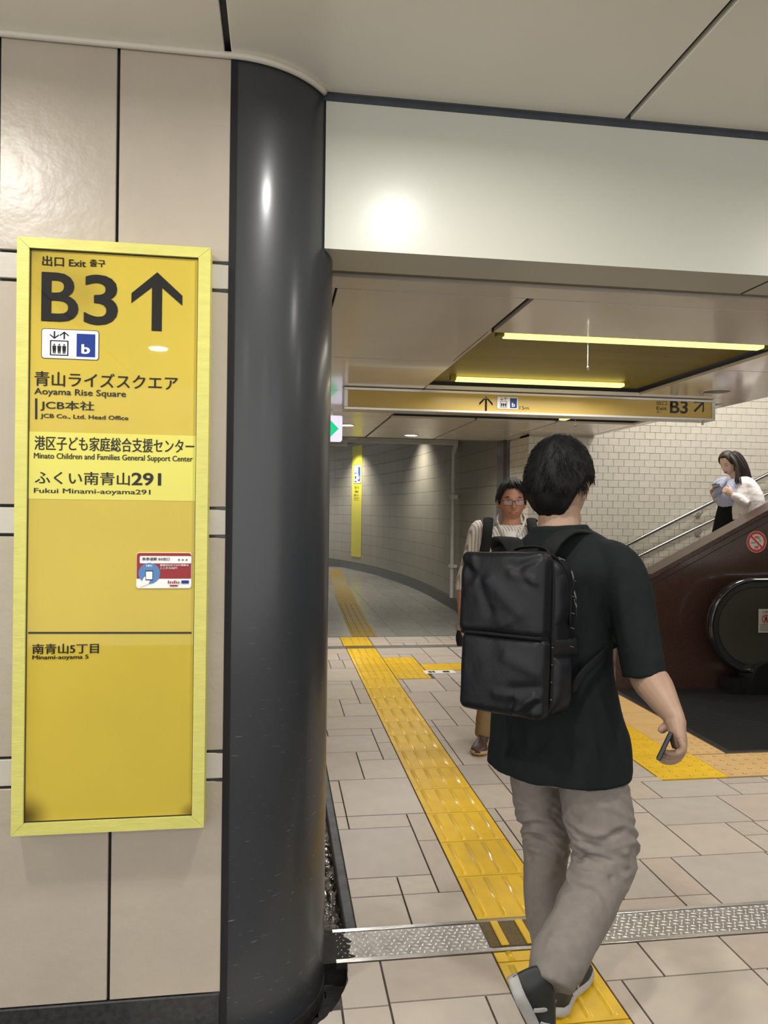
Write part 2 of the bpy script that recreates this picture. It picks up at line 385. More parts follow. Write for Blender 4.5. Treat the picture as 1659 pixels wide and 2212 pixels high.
for k in range(16):
    tactile(SX0, SX1, ys[k], ys[k + 1], 'dot' if k in (12, 13, 14) else 'bar')
tactile(SX0, SX1, 2.30, 2.353, 'none')
for k in range(2):
    b = bpy.data.objects.new('bar', BAR); COL.objects.link(b); b.parent = floor; b.location = (0.764 + 0.15 * k, 2.327, .001); b.scale = (1, .17, 1)
tactile(SX0, SX1, 2.00, 2.298, 'bar'); tactile(SX0, SX1, 1.70, 1.998, 'bar')
for y0, y1 in ((6.25, 6.555), (6.555, 6.86), (6.86, 7.16)): tactile(1.018, 1.322, y0, y1, 'dot')
tactile(1.33, 1.60, 6.56, 6.84, 'none'); tactile(1.60, 1.90, 6.56, 6.84, 'none'); tactile(1.90, 2.2, 6.56, 6.84, 'none')
tactile(0.70, 1.01, 7.80, 8.33, 'bar')
for y0, y1 in ((3.775, 4.147), (4.147, 4.455), (4.455, 4.76), (4.76, 5.06)):
    tactile(2.074, 2.374 if y0 > 4.1 else 2.470, y0, y1, 'dot')
    if y0 > 4.1: tactile(2.374, 2.690, y0, y1, 'none' if y0 > 4.4 else 'dot', base=yt, dots=dots_mesh(M['tile_tan']))
for x0, x1 in ((2.470, 2.87), (2.87, 3.27), (3.27, 3.67)): tactile(x0, x1, 3.775, 4.137, 'dot', base=yt, dots=dots_mesh(M['tile_tan']))
for y0, y1 in ((5.06, 5.375), (5.375, 5.72)): tactile(2.074, 2.38, y0, y1, 'none', base=yt); tactile(2.38, 2.690, y0, y1, 'none', base=yt)
# small notice stuck on the floor beside the branch
bm = bmesh.new(); box(bm, 1.30, 1.58, 6.43, 6.55, 0.001, 0.0025)
st = obj('floor_notice', bm, M['white']); props(st, 'small pale notice strip stuck on the floor beside the yellow branch strip', 'notice')
bm = bmesh.new()
for a, b in ((1.34, 1.37), (1.375, 1.40), (1.47, 1.53)): box(bm, a, b, 6.46, 6.52, 0.0025, 0.003)
obj('print', bm, M['black'], st)['kind'] = 'stuff'

# ---------------- drain covers
dr = thing('drain_cover', 'steel checker plate drain cover crossing the floor in front of the column', 'drain cover', (0, 2.45, 0))
bm = bmesh.new(); box(bm, 0.20, 4.4, 2.527, 2.544, -0.02, 0.0035, 0.001); obj('frame', bm, M['steel'], dr)
bm = bmesh.new(); box(bm, 0.20, 4.4, 2.356, 2.374, -0.02, 0.0035, 0.001); obj('frame', bm, M['steel'], dr)
for a, b in ((0.162, 1.135), (1.137, 2.6), (2.602, 4.4)): bbox_obj('plate', a, b, 2.376, 2.525, -0.01, 0.001, M['checker'], dr)
bm = bmesh.new()
n = 0
for i in range(-1, 160):
    for j in range(8):
        x = 0.20 + i * 0.0225 + (j % 2) * 0.011; y = 2.386 + j * 0.0184
        if x > 3.7 or y > 2.52 or x < 0.21: continue
        a = R(62 if (i + j) % 2 else -18); L, w = 0.0105, 0.0032
        c, s = math.cos(a), math.sin(a)
        P = [(x + c * L, y + s * L, .001), (x - s * w, y + c * w, .001), (x - c * L, y - s * L, .001), (x + s * w, y - c * w, .001)]
        A = [bm.verts.new(p) for p in P]; top = bm.verts.new((x, y, 0.0042))
        for k in range(4): bm.faces.new((A[k], A[(k + 1) % 4], top))
t = obj('tread', bm, M['tread'], dr, smooth=True); t['kind'] = 'stuff'
pt = bbox_obj('patch', SX0, SX1, 2.377, 2.524, 0.001, 0.0055, M['mat_brown'], dr)
for x in (0.764, 0.853, 0.955): bbox_obj('patch_bar', x - .014, x + .014, 2.378, 2.523, 0.0055, 0.0105, M['yellow'], pt, bev=0.003)
M['dirt'] = mat('black_grime', (0.035, 0.032, 0.03), 0.8, var=0.5, vscale=40, bump=0.8, bscale=120)
bm = bmesh.new(); pts = [(0.16, 2.36), (0.16, 2.54)]
for i in range(14): pts.append((0.235 + rnd.uniform(0, .03), 2.54 - .18 * i / 13))
prism(bm, [(x, y, 0.0012) for x, y in pts], (0, 0, 0.0015)); obj('grime', bm, M['dirt'], dr)
dr2 = thing('drain_cover', 'narrow grey drain strip crossing the floor before the dim corridor', 'drain cover', (1.5, 7.72, 0))
for a, b in ((0.283, 0.712), (0.712, 1.013), (1.013, 1.9), (1.9, 2.6)):
    bbox_obj('plate', a + .001, b - .001, 7.662, 7.782, -0.01, 0.001, M['checker'] if a != 0.712 else M['mat_brown'], dr2)
# ---------------- trench along the left side
tr = thing('trench', 'wet black open trench with a dark curb along the left wall', 'trench', (0.2, 4, -0.09))
bm = bmesh.new(); nx, ny = 12, 260; g = []
for i in range(nx + 1):
    row = []
    for j in range(ny + 1):
        x = 0.165 + 0.08 * i / nx; y = 2.55 + 5.7 * j / ny
        row.append(bm.verts.new((x, y, -0.052 + 0.018 * noise.noise(Vector((x * 38, y * 30, 0))) + 0.008 * noise.noise(Vector((x * 90, y * 80, 3))))))
    g.append(row)
for i in range(nx):
    for j in range(ny): bm.faces.new((g[i][j], g[i + 1][j], g[i + 1][j + 1], g[i][j + 1]))
w = obj('wet_bed', bm, M['wet'], tr, smooth=True); w['kind'] = 'stuff'
bbox_obj('curb', 0.246, 0.2825, 2.548, 8.34, -0.085, 0.0015, M['curb'], tr, bev=0.004)
bm = bmesh.new()
bmesh.ops.create_grid(bm, x_segments=30, y_segments=30, size=0.42)
bmesh.ops.translate(bm, vec=(CX + 0.02, CY - 0.02, -0.075), verts=bm.verts)
for v in bm.verts: v.co.z += 0.012 * noise.noise(v.co * 22)
kill = [v for v in bm.verts if v.co.y > 2.36 or (v.co.xy - Vector((CX, CY))).length > 0.40 or (v.co.xy - Vector((CX, CY))).length < CR - .02 or v.co.x < CX - .3 and False]
bmesh.ops.delete(bm, geom=kill, context='VERTS')
obj('pit_bed', bm, M['dirt'], floor, smooth=True)
# corridor floor and its tiles
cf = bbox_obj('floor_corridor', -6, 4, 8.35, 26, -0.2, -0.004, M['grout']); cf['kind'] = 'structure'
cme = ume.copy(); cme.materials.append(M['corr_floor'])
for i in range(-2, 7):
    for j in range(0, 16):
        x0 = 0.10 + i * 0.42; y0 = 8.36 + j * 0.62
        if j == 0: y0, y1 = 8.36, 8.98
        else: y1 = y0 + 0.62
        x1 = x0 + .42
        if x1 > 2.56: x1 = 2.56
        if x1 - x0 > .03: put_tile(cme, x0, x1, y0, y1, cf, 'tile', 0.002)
        # worn tactile path down the corridor
pathp = [(0.86 + .0, 8.36), (0.88, 9.3), (0.91, 10.3), (0.94, 11.3), (0.99, 12.5), (1.05, 14), (1.15, 16), (1.2, 17.5)]
for k in range(len(pathp) - 1):
    (xa, ya), (xb, yb2) = pathp[k], pathp[k + 1]
    n = max(1, round((yb2 - ya) / .3))
    for q in range(n):
        t0, t1 = q / n, (q + 1) / n
        X0 = xa + (xb - xa) * t0; 
        tactile(X0 - .02, X0 + .28, ya + (yb2 - ya) * t0, ya + (yb2 - ya) * t1, 'bar' if ya < 11 else 'none', base=yo, bar=BAR_OLD, z=0.0015).parent = cf

# ================================================================== WALLS
YW = 2.056
bm = bmesh.new(); box(bm, -4, -0.140, YW + 0.012, YW + 0.4, -0.1, 2.75)
wl = obj('wall_left', bm, M['joint']); props(wl, kind='structure')
rows = [(0.132, 0.705, 0), (0.713, 0.782, 1), (0.790, 1.365, 0), (1.373, 1.441, 1), (1.449, 2.029, 0), (2.038, 2.104, 1), (2.112, 2.664, 0)]
cols = [(-1.32, -1.034), (-1.026, -0.734), (-0.726, -0.437), (-0.429, -0.140)]
for (x0, x1) in [(-1.92, -1.63), (-1.62, -1.33)] + cols:
    for (z0, z1, k) in rows: bbox_obj('panel', x0, x1, YW, YW + 0.011, z0, z1, M['band'] if k else M['panel'], wl, bev=0.0015)
bb = bbox_obj('baseboard_left', -4, -0.141, YW - 0.004, YW + 0.012, -0.006, 0.129, M['base'], bev=0.003); bb['kind'] = 'structure'
# side wall running back behind the column
bw = bbox_obj('wall_passage', -0.06, 0.10, 2.62, 8.35, -0.1, 2.75, M['panel']); bw['kind'] = 'structure'
# closing walls out of view
o = bbox_obj('wall_right', 9, 9.1, -4, 8, -0.1, 5.2, M['panel']); o['kind'] = 'structure'

# ---- column
M['column'] = mat('column_enamel', (0.034, 0.037, 0.042), 0.40, var=0.25, vscale=2.2, bump=0.2, bscale=8, bdist=0.003, coat=0.45, crough=0.2, spec=.3, stretch=(1, 1, .6))
nt = M['column'].node_tree        # pale scratches gathered low on the shaft
b = nt.nodes['Principled BSDF']; tc = nd(nt, 'ShaderNodeTexCoord')
mp = nd(nt, 'ShaderNodeMapping'); mp.inputs['Rotation'].default_value = (0.5, 0.35, 0.3); mp.inputs['Scale'].default_value = (26, 26, 260)
n1 = nd(nt, 'ShaderNodeTexNoise'); n1.inputs['Scale'].default_value = 1.0; n1.inputs['Detail'].default_value = 2
r1 = nd(nt, 'ShaderNodeValToRGB'); r1.color_ramp.elements[0].position = 0.69; r1.color_ramp.elements[1].position = 0.75
sep = nd(nt, 'ShaderNodeSeparateXYZ'); mr = nd(nt, 'ShaderNodeMapRange'); mr.inputs['From Min'].default_value = 1.3; mr.inputs['From Max'].default_value = 0.15
ml = nd(nt, 'ShaderNodeMath', operation='MULTIPLY'); mx = nd(nt, 'ShaderNodeMixRGB'); mx.inputs['Color2'].default_value = (0.22, 0.20, 0.17, 1)
L = nt.links
L.new(tc.outputs['Object'], mp.inputs[0]); L.new(mp.outputs[0], n1.inputs['Vector']); L.new(n1.outputs['Fac'], r1.inputs[0])
L.new(tc.outputs['Object'], sep.inputs[0]); L.new(sep.outputs['Z'], mr.inputs[0]); L.new(r1.outputs[0], ml.inputs[0]); L.new(mr.outputs[0], ml.inputs[1])
src = b.inputs['Base Color'].links[0].from_socket
L.new(src, mx.inputs['Color1']); L.new(ml.outputs[0], mx.inputs['Fac']); L.new(mx.outputs[0], b.inputs['Base Color'])
colm = thing('column', 'tall round dark grey lacquered column with scratched foot beside the yellow sign', 'column', (CX, CY, 0))
bm = bmesh.new(); q = cyl(bm, (CX, CY, 1.30), CR, 2.74, seg=96)
obj('shaft', bm, M['column'], colm, sharp=40)
bm = bmesh.new(); box(bm, CX - 0.006, CX + 0.012, CY - CR - 0.002, CY - CR + 0.03, -0.05, 2.668); obj('seam_strip', bm, M['slot'], colm)
bm = bmesh.new(); cyl(bm, (CX, CY, -0.032), CR + 0.002, 0.030, seg=96); obj('foot_ring', bm, M['dirt'], colm, sharp=40)

# ================================================================== CEILINGS
bm = bmesh.new(); box(bm, -4, 9, -4, 2.26, ZN + 0.02, ZN + 0.3)
cn = obj('ceiling', bm, M['joint_grey']); props(cn, kind='structure')
xj = [-2.575, -1.362, -0.149, 1.060, 2.270, 3.48, 4.69, 5.9]
for i in range(len(xj) - 1):
    for (y0, y1) in ((-4, -1.6), (-1.6, 0.8), (0.8, 2.194)): 
        bbox_obj('panel', xj[i] + 0.009, xj[i + 1] - 0.009, y0 + .003, y1 - .003, ZN, ZN + 0.02, M['enamel'], cn, bev=0.002)
bbox_obj('panel', -3.99, xj[0] - .009, -4, 2.19, ZN, ZN + .02, M['enamel'], cn)
bbox_obj('panel', xj[-1] + .009, 8.99, -4, 2.19, ZN, ZN + .02, M['enamel'], cn)
bm = bmesh.new()
tp = [(-4, YW - 0.009, ZN - 0.006), (CX, YW - 0.009, ZN - 0.006)] + [(CX + (CR + 0.009) * math.sin(R(a)), CY - (CR + 0.009) * math.cos(R(a)), ZN - 0.006) for a in range(3, 58, 3)]
tube(bm, tp, 0.009, seg=8); tr1 = obj('trim_1', bm, M['trim'], smooth=True); tr1['kind'] = 'structure'
# beam
bm = bmesh.new(); box(bm, 0.125, 9, 2.203, 2.40, 2.216, 2.66)
be = obj('wall_beam', bm, M['beam']); props(be, kind='structure')
be.data.name = 'beam'
bm = bmesh.new(); box(bm, 0.104, 9, 2.202, 2.25, 2.650, 2.672); box(bm, 0.06, 0.124, 2.21, 2.36, 2.19, 2.67)
o = obj('trim_2', bm, M['joint_grey']); o['kind'] = 'structure'
bm = bmesh.new(); box(bm, 1.585, 1.593, 2.2025, 2.4005, 2.2155, 2.218); o = obj('trim_3', bm, M['slot']); o['kind'] = 'structure'
# lower ceiling beyond the beam
bm = bmesh.new(); box(bm, 0.1, 9, 2.40, 2.575, 2.285, 2.7)
RX0, RX1, RY0, RY1 = 0.945, 2.41, 3.25, 4.785      # first light recess
QX0, QX1, QY0, QY1 = 0.955, 3.20, 5.05, 6.42       # second
def around(x0, x1, y0, y1, z0, z1): box(bm, x0, x1, y0, y1, z0, z1)
for (x0, x1, y0, y1) in ((0.1, RX0 - .02, 2.575, 8.3), (RX0 - .02, 3.3, 2.575, RY0 - .0), (RX1 + .02, 3.3, RY0, RY1 + .02), (RX0 - .02, 3.3, RY1 + .02, QY0), (QX1 + .02, 3.3, QY0, QY1), (RX0 - .02, 3.3, QY1 + .02, 8.3)):
    box(bm, x0, x1, y0, y1, ZL + 0.018, 2.7)
cl = obj('ceiling_lower', bm, M['slot']); props(cl, kind='structure')  # right and far recess walls are this black too, their shade put into colour
bbox_obj('ledge', 0.1, 9, 2.405, 2.57, 2.262, 2.284, M['greyslot'], cl)
bbox_obj('ledge', 0.1, 9, 2.575, 2.706, ZL, ZL + .018, M['enamel_low'], cl)
gaps = 0.0038
pan = []
# (x0,x1,y0,y1)
for (y0, y1) in ((2.712, 3.94), (3.95, 5.05), (5.05, 6.42), (6.425, 7.19), (7.195, 8.3)):
    pan.append((0.2, 0.945 if y1 < 6.43 else 0.948, y0, y1)); pan.append((0.1, 0.198, y0, y1))
pan[0] = (0.2, 0.922, 2.712, 3.94)
pan += [(0.922, 0.9449, 3.25, 3.94)]
pan += [(0.945, 2.41, 2.712, 3.25), (2.432, 3.3, 2.712, 3.86), (2.432, 3.3, 3.865, 4.80), (0.948, 3.3, 4.80, 5.05), (3.218, 3.3, 5.05, 6.45)]
for x0, x1 in ((0.966, 1.727), (1.741, 2.478), (2.492, 3.24), (3.25, 3.3)):
    pan += [(x0, x1, 6.45, 7.19), (x0, x1, 7.195, 8.3)]
for x0, x1, y0, y1 in pan: bbox_obj('panel', x0 + gaps, x1 - gaps, y0 + gaps, y1 - gaps, ZL, ZL + 0.018, M['enamel_low'], cl)
# light recess interiors
M['gold'] = mat('gold_ribbed_sheet', (0.27, 0.215, 0.010), 0.45, metal=0.2, var=0.3, vscale=4, bump=0.5, bscale=60, stretch=(0.05, 1, 1), bdist=0.002)
M['tubelit'] = mat('lit_tube_cover', (1.0, 0.85, 0.3), 0.4, emit=(1.0, 0.86, 0.25), estr=1.15)
ZR = 2.290
for X0, X1, Y0, Y1 in ((RX0, RX1, RY0, RY1), (QX0, QX1, QY0, QY1)):
    bm = bmesh.new(); box(bm, X0, X1, Y0, Y1, ZR, ZR + .015); box(bm, X0 - .001, X0 + .003, Y0, Y1, ZL + .001, ZR); box(bm, X0, X1, Y0, Y0 + .003, ZL + .001, ZR); obj('gold_recess', bm, M['gold'], cl)
for lab, (x0, x1, y, z), rr in (('lit tube lamp along the near edge of the golden ceiling recess', (1.03, 2.34, 3.365, 2.268), .02),
                           ('lit tube lamp along the far edge of the golden ceiling recess', (1.09, 2.20, 4.56, 2.268), .02),
                           ('lit tube lamp end showing in the recess behind the hanging sign', (2.35, 2.36, 0, 2.30), .02)):
    if y == 0:
        t = thing('tube_lamp', lab, 'lamp', (2.5, 6.0, 2.29)); bm = bmesh.new(); box(bm, 2.47, 2.53, 5.25, 6.36, 2.258, 2.280, .005); obj('lit_tube', bm, M['lampglass'] if False else M['tubelit'], t)
        bbox_obj('end_cap', 2.475, 2.525, 6.36, 6.39, 2.262, 2.29, M['rim'], t); continue
    t = thing('tube_lamp', lab, 'lamp', ((x0 + x1) / 2, y, 2.29), 'tube lamps in the golden recess')
    bm = bmesh.new(); box(bm, x0, x1, y - .030, y + .030, z - .012, z + .012, .006); obj('lit_tube', bm, M['tubelit'], t)
    lamp('lamp', ((x0 + x1) / 2, y, z - .016), TUBE_POWER, x1 - x0, (1, .96, .88), 165, size_y=.03)
    for xa in (x0 - .035, x1): bbox_obj('end_cap', xa, xa + .035, y - .018, y + .018, z - .008, ZR, M['gold'], t)
# stairwell shaft above the lower ceiling's edge
bm = bmesh.new(); box(bm, 3.3, 9, 2.40, 8.3, 4.6, 4.8); o = obj('ceiling_stairwell', bm, M['enamel_low']); o['kind'] = 'structure'
bm = bmesh.new(); box(bm, 3.30, 3.312, 2.42, 7.5, ZL, 4.6); o = obj('wall_bulkhead', bm, M['enamel_low']); o['kind'] = 'structure'
bm = bmesh.new(); box(bm, 3.312, 9, 2.40, 2.5, ZL, 4.6); o = obj('wall_bulkhead_front', bm, M['enamel_low']); o['kind'] = 'structure'

# downlights
def downlight(x, y, z, label, lit=True, r=0.075, power=0, group=None, spread=168, color=(1, .97, .92)):
    t = thing('downlight', label, 'ceiling light', (x, y, z), group)
    bm = bmesh.new(); tp = [(x + (r + .004) * math.cos(R(a)), y + (r + .004) * math.sin(R(a)), z - .003) for a in range(0, 360, 15)]
    tube(bm, tp, 0.006, seg=6, closed=True); obj('rim', bm, M['rim'], t, smooth=True)
    bm = bmesh.new(); cyl(bm, (x, y, z - 0.0025), r, 0.004, seg=32); obj('lens', bm, M['lampglass'] if lit else M['lampoff'], t)
    if power: lamp('lamp', (x, y, z - 0.012), power, r * 1.7, color, spread)
for i, (x, y) in enumerate(NEAR_LIGHTS):
    downlight(x, y, ZN, 'round recessed downlight in the high pale concourse ceiling before the beam', power=NEAR_POWER if y > 0 else BACK_POWER, group='downlights in the concourse ceiling')
downlight(1.41, 7.92, ZL, 'round lit downlight in the low ceiling before the dim corridor, left of the brick wall', r=.07, power=FAR_POWER, spread=150)
downlight(0.636, 7.12, ZL, 'round lit downlight in the low ceiling partly hidden by the green arrow sign', r=.07, power=FAR_POWER, spread=150)
downlight(1.235, 1.58, ZN, 'dark round fixture in the high ceiling at the top right corner', lit=False, r=.06)
downlight(2.83, 4.52, ZL, 'unlit round fixture in the low ceiling above the right end of the hanging sign', lit=False, r=.085)
for (x, y, p) in LOW_EXTRA: lamp('lamp', (x, y, ZL - .02), p, .25, (1, .93, .82), 160)
for (x, y, z, p) in STAIR_EXTRA: lamp('lamp', (x, y, z), p, .8, (1, .96, .9), 170)  # the added stairwell lamps, no fixture drawn
# ================================================================== LARGE WALL SIGN
YS = 2.0
M['frame_y'] = mat('sign_frame_yellow', (0.62, 0.585, 0.15), 0.5, var=0.12, vscale=14, bump=0.3, bscale=50, stretch=(1, 1, 4))
M['sign_y'] = mat('sign_face_yellow', (0.55, 0.42, 0.058), 0.02, var=0.10, vscale=2.6, spec=.3)
M['sign_l'] = mat('sign_face_light', (0.66, 0.61, 0.12), 0.02, var=0.06, vscale=3, spec=.3)
M['print_k'] = mat('sign_print', (0.020, 0.019, 0.018), 0.02, spec=.2)
M['blue'] = mat('sign_blue', (0.015, 0.04, 0.22), 0.3, spec=.2)
M['icon_w'] = mat('icon_white', (0.78, 0.78, 0.86), 0.25)
nt = M['sign_y'].node_tree   # grime in the lower left, upper left corners
b = nt.nodes['Principled BSDF']; src = b.inputs['Base Color'].links[0].from_socket; tc = nd(nt, 'ShaderNodeTexCoord')
last = src
for (gx, gz, rad, am) in ((-0.632, 0.648, 0.075, 0.9), (-0.222, 0.642, 0.035, 0.6), (-0.60, 2.05, 0.20, 0.30), (-0.50, 1.99, 0.10, 0.25), (-0.635, 2.10, 0.05, .35)):
    vm = nd(nt, 'ShaderNodeVectorMath', operation='SUBTRACT'); vm.inputs[1].default_value = (gx + 0.4225, 0, gz - 1.367)
    ln = nd(nt, 'ShaderNodeVectorMath', operation='LENGTH'); mr = nd(nt, 'ShaderNodeMapRange')
    cb = nd(nt, 'ShaderNodeVectorMath', operation='MULTIPLY'); cb.inputs[1].default_value = (1, 0, 1)
    mr.inputs['From Min'].default_value = rad; mr.inputs['From Max'].default_value = 0; mr.inputs['To Max'].default_value = am; mr.interpolation_type = 'SMOOTHSTEP'
    mx = nd(nt, 'ShaderNodeMixRGB'); mx.inputs['Color2'].default_value = (0.07, 0.035, 0.01, 1)
    nt.links.new(tc.outputs['Object'], vm.inputs[0]); nt.links.new(vm.outputs[0], cb.inputs[0]); nt.links.new(cb.outputs[0], ln.inputs[0]); nt.links.new(ln.outputs['Value'], mr.inputs[0])
    nt.links.new(mr.outputs[0], mx.inputs['Fac']); nt.links.new(last, mx.inputs['Color1']); last = mx.outputs[0]
nt.links.new(last, b.inputs['Base Color'])
OX0, OX1, OZ0, OZ1 = -0.663, -0.184, 0.605, 2.128
IX0, IX1, IZ0, IZ1 = -0.634, -0.215, 0.635, 2.101
sg = thing('wall_sign', 'tall yellow exit B3 direction sign in a pale yellow frame on the beige wall', 'sign', (-0.4225, YS, 1.367))
def fbar(pts, d=0.0): bm = bmesh.new(); prism(bm, [(x, YW - 0.001, z) for x, z in pts], (0, -(YW - YS) - d, 0)); obj('frame_bar', bm, M['frame_y'], sg)
g = 0.0004
fbar([(OX0, OZ0 + g), (IX0, IZ0 + g), (IX0, IZ1 - g), (OX0, OZ1 - g)]); fbar([(OX1, OZ0 + g), (OX1, OZ1 - g), (IX1, IZ1 - g), (IX1, IZ0 + g)])
fbar([(OX0 + g, OZ1), (IX0 + g, IZ1), (IX1 - g, IZ1), (OX1 - g, OZ1)]); fbar([(OX0 + g, OZ0), (OX1 - g, OZ0), (IX1 - g, IZ0), (IX0 + g, IZ0)])
YF = YS + 0.008
face = bbox_obj('face_panel', IX0 - .002, IX1 + .002, YF, YW - .002, IZ0 - .002, IZ1 + .002, M['sign_y'], sg)
def C1(x, y): p = on_y(0 + x / 3.318, 480 + y / 3.318, YF); return p.x, p.z
def C2(x, y): p = on_y(0 + x / 2.836, 1080 + y / 2.836, YF); return p.x, p.z
bm = bmesh.new(); box(bm, IX0, IX1, YF - .0006, YF, C1(200, 1982)[1], C1(200, 1500)[1]); obj('light_band', bm, M['sign_l'], sg)
bm = bmesh.new(); box(bm, IX0, IX1, YF - .001, YF + .0, IZ1 - .003, IZ1); box(bm, IX0, IX1, YF - .001, YF, IZ0, IZ0 + .003); box(bm, IX0, IX0 + .002, YF - .001, YF, IZ0, IZ1); box(bm, IX1 - .002, IX1, YF - .001, YF, IZ0, IZ1)
obj('gasket', bm, M['black'], sg)
YP = YF - 0.0008
def T1(body, x0, x1, yt, yb, conv=C1, bold=0.0, dup=0.0):
    a = conv(x0, yt); c = conv(x0, yb); d = conv(x1, yt)
    lettering('lettering', body, a[0], d[0], c[1], a[1], YP, M['print_k'], sg, bold, dup or (.00035 if body.isascii() and bold == 0 else 0))
T1('出口', 305, 458, 240, 312, bold=0, dup=.0005); T1('Exit', 497, 615, 268, 316, dup=.0005); T1('출구', 645, 755, 266, 318, dup=.0005)
T1('B', 303, 562, 358, 708, bold=.012, dup=.0012); T1('3', 608, 845, 374, 734, bold=.012, dup=.0012)
T1('青山ライズスクエア', 250, 1275, 1066, 1172, bold=0, dup=.0005); T1('Aoyama Rise Square', 248, 903, 1187, 1246, bold=.0)
T1('JCB本社', 292, 675, 1275, 1350, bold=0, dup=.0005); T1('JCB Co., Ltd. Head Office', 292, 920, 1372, 1410, bold=.0)
T1('港区子ども家庭総合支援センター', 250, 1392, 1530, 1632, bold=0, dup=.0005)
T1('Minato Children and Families General Support Center', 245, 1382, 1652, 1705, bold=.0)
T1('ふくい南青山', 252, 930, 1783, 1876, bold=0, dup=.0005); T1('291', 945, 1155, 1795, 1886, bold=.016, dup=.0004); T1('Fukui Minami-aoyama291', 245, 1078, 1905, 1950, bold=.0)
T1('南青山5丁目', 200, 605, 882, 944, C2, 0, .0005); T1('Minami-aoyama 5', 200, 542, 952, 984, C2, .0)
def stroke_poly(name, pts, conv=C1, m=None, th=.0006, par=None):
    bm = bmesh.new(); flat_poly(bm, [conv(x, y) for x, y in pts], YP + .0004, th); return obj(name, bm, m or M['print_k'], par or sg)
ax = C1(1128, 360)[0]; zt, zb = C1(1000, 352)[1], C1(1000, 775)[1]
s = (C1(1310, 500)[0] - C1(945, 500)[0]) / 2; hw = (C1(1163, 700)[0] - C1(1090, 700)[0]) / 2
k = s * 0.90
bm = bmesh.new()
flat_poly(bm, [(ax, zt), (ax + s, zt - k), (ax + s, zt - k - .026), (ax + hw, zt - .0405), (ax + hw, zb), (ax - hw, zb), (ax - hw, zt - .0405), (ax - s, zt - k - .026), (ax - s, zt - k)], YP + .0004, .0006)
obj('arrow', bm, M['print_k'], sg)
stroke_poly('bar_mark', [(252, 1263), (268, 1263), (268, 1412), (252, 1412)])
stroke_poly('rule', [(173, 808), (1173, 808), (1173, 819), (173, 819)], C2)
def elevator_icon(par, x0, x1, z0, z1, Y, big=True, wide=0.0):
    W, H = x1 - x0, z1 - z0
    def P(u, v): return (x0 + u * W, z0 + v * H)
    def poly(name, pts, m, lay=0):
        bm = bmesh.new(); flat_poly(bm, [P(u, v) for u, v in pts], Y - .0004 * lay, .0004); obj(name, bm, m, par)
    bm = bmesh.new(); flat_poly(bm, round_rect(x0, x1, z0, z1, H * .09), Y, .0004); obj('icon_border', bm, M['black'], par)
    b_ = H * .022; bm = bmesh.new(); flat_poly(bm, round_rect(x0 + b_, x1 - b_, z0 + b_, z1 - b_, H * .075), Y - .0004, .0004); obj('icon_field', bm, M['icon_w'], par)
    poly('icon_blue', [(.61, .10), (.935, .10), (.935, .87), (.61, .87)], M['blue'], 2)
    a = P(.695, .20); c = P(.845, .52); lettering('lettering', 'b', a[0], c[0], a[1], c[1], Y - .0015, M['white'], par, .03)
    bm = bmesh.new()
    for q in ([(.15, .11), (.47, .11), (.47, .145), (.15, .145)], [(.15, .585), (.47, .585), (.47, .62), (.15, .62)], [(.15, .145), (.172, .145), (.172, .585), (.15, .585)], [(.448, .145), (.47, .145), (.47, .585), (.448, .585)]):
        flat_poly(bm, [P(u, v) for u, v in q], Y - .0008, .0004)
    for cu in (.225, .31, .395):
        p = P(cu, .475); flat_poly(bm, arc_pts(p[0], p[1], H * .028, n=10), Y - .0008, .0004)
        flat_poly(bm, [P(cu - .033, .44), P(cu + .033, .44), P(cu + .031, .31), P(cu + .02, .17), P(cu + .006, .17), P(cu, .29), P(cu - .006, .17), P(cu - .02, .17), P(cu - .031, .31)], Y - .0008, .0004)
    for cu, d in ((.225, -1), (.395, 1)):
        t0, t1 = (.92, .66) if d > 0 else (.66, .92)   # tip, tail
        flat_poly(bm, [P(cu - .013, t0 - .03 * d), P(cu + .013, t0 - .03 * d), P(cu + .013, t1), P(cu - .013, t1)], Y - .0008, .0004)
        for sgn in (-1, 1):
            flat_poly(bm, [P(cu, t0), P(cu + sgn * .078, t0 - .115 * d), P(cu + sgn * .078, t0 - .165 * d), P(cu, t0 - .05 * d)], Y - .0008 - .0001 * (sgn + 1), .0004)
    obj('pictogram', bm, M['print_k'], par)
ia = C1(298, 760); ic = C1(709, 1003)
elevator_icon(sg, ia[0], ic[0], ic[1] + .004, ia[1], YP + .0004)
# small red and white notice stuck on the sign
M['red'] = mat('notice_red', (0.26, 0.008, 0.014), 0.4); M['cyan'] = mat('notice_blue', (0.07, 0.19, 0.42), 0.4)
na = C2(838, 322); nc = C2(1172, 545); NX0, NZ1, NX1 = na[0], na[1], nc[0]; NZ0 = C2(838, 540)[1]
YN = YF - .002
nt_ = thing('notice', 'small rounded red and white notice stuck on the yellow wall sign', 'notice', ((NX0 + NX1) / 2, YF, (NZ0 + NZ1) / 2))
def npoly(name, pts, m, lay):
    bm = bmesh.new(); flat_poly(bm, pts, YN - .0003 * lay, .0003 if lay else .0018); obj(name, bm, m, nt_)
def N(u, v): return (NX0 + u * (NX1 - NX0), NZ0 + v * (NZ1 - NZ0))
bm = bmesh.new(); prism(bm, [(x, YF - .0001, z) for x, z in round_rect(NX0, NX1, NZ0, NZ1, .007)], (0, -.0022, 0)); obj('card', bm, M['white'], nt_)
YN = YF - .0023
rr = round_rect(NX0 + .0008, NX1 - .0008, NZ0 + .001, NZ1 - .0008, .0065)
zc_ = N(0, .27)[1]
npoly('red_field', [p if p[1] > zc_ else (p[0], zc_) for p in rr if p[1] > zc_ - .02], M['red'], 1)
a, c = N(.06, .70), N(.995, .905); npoly('title_field', round_rect(a[0], c[0], a[1], c[1], .003), M['white'], 2)
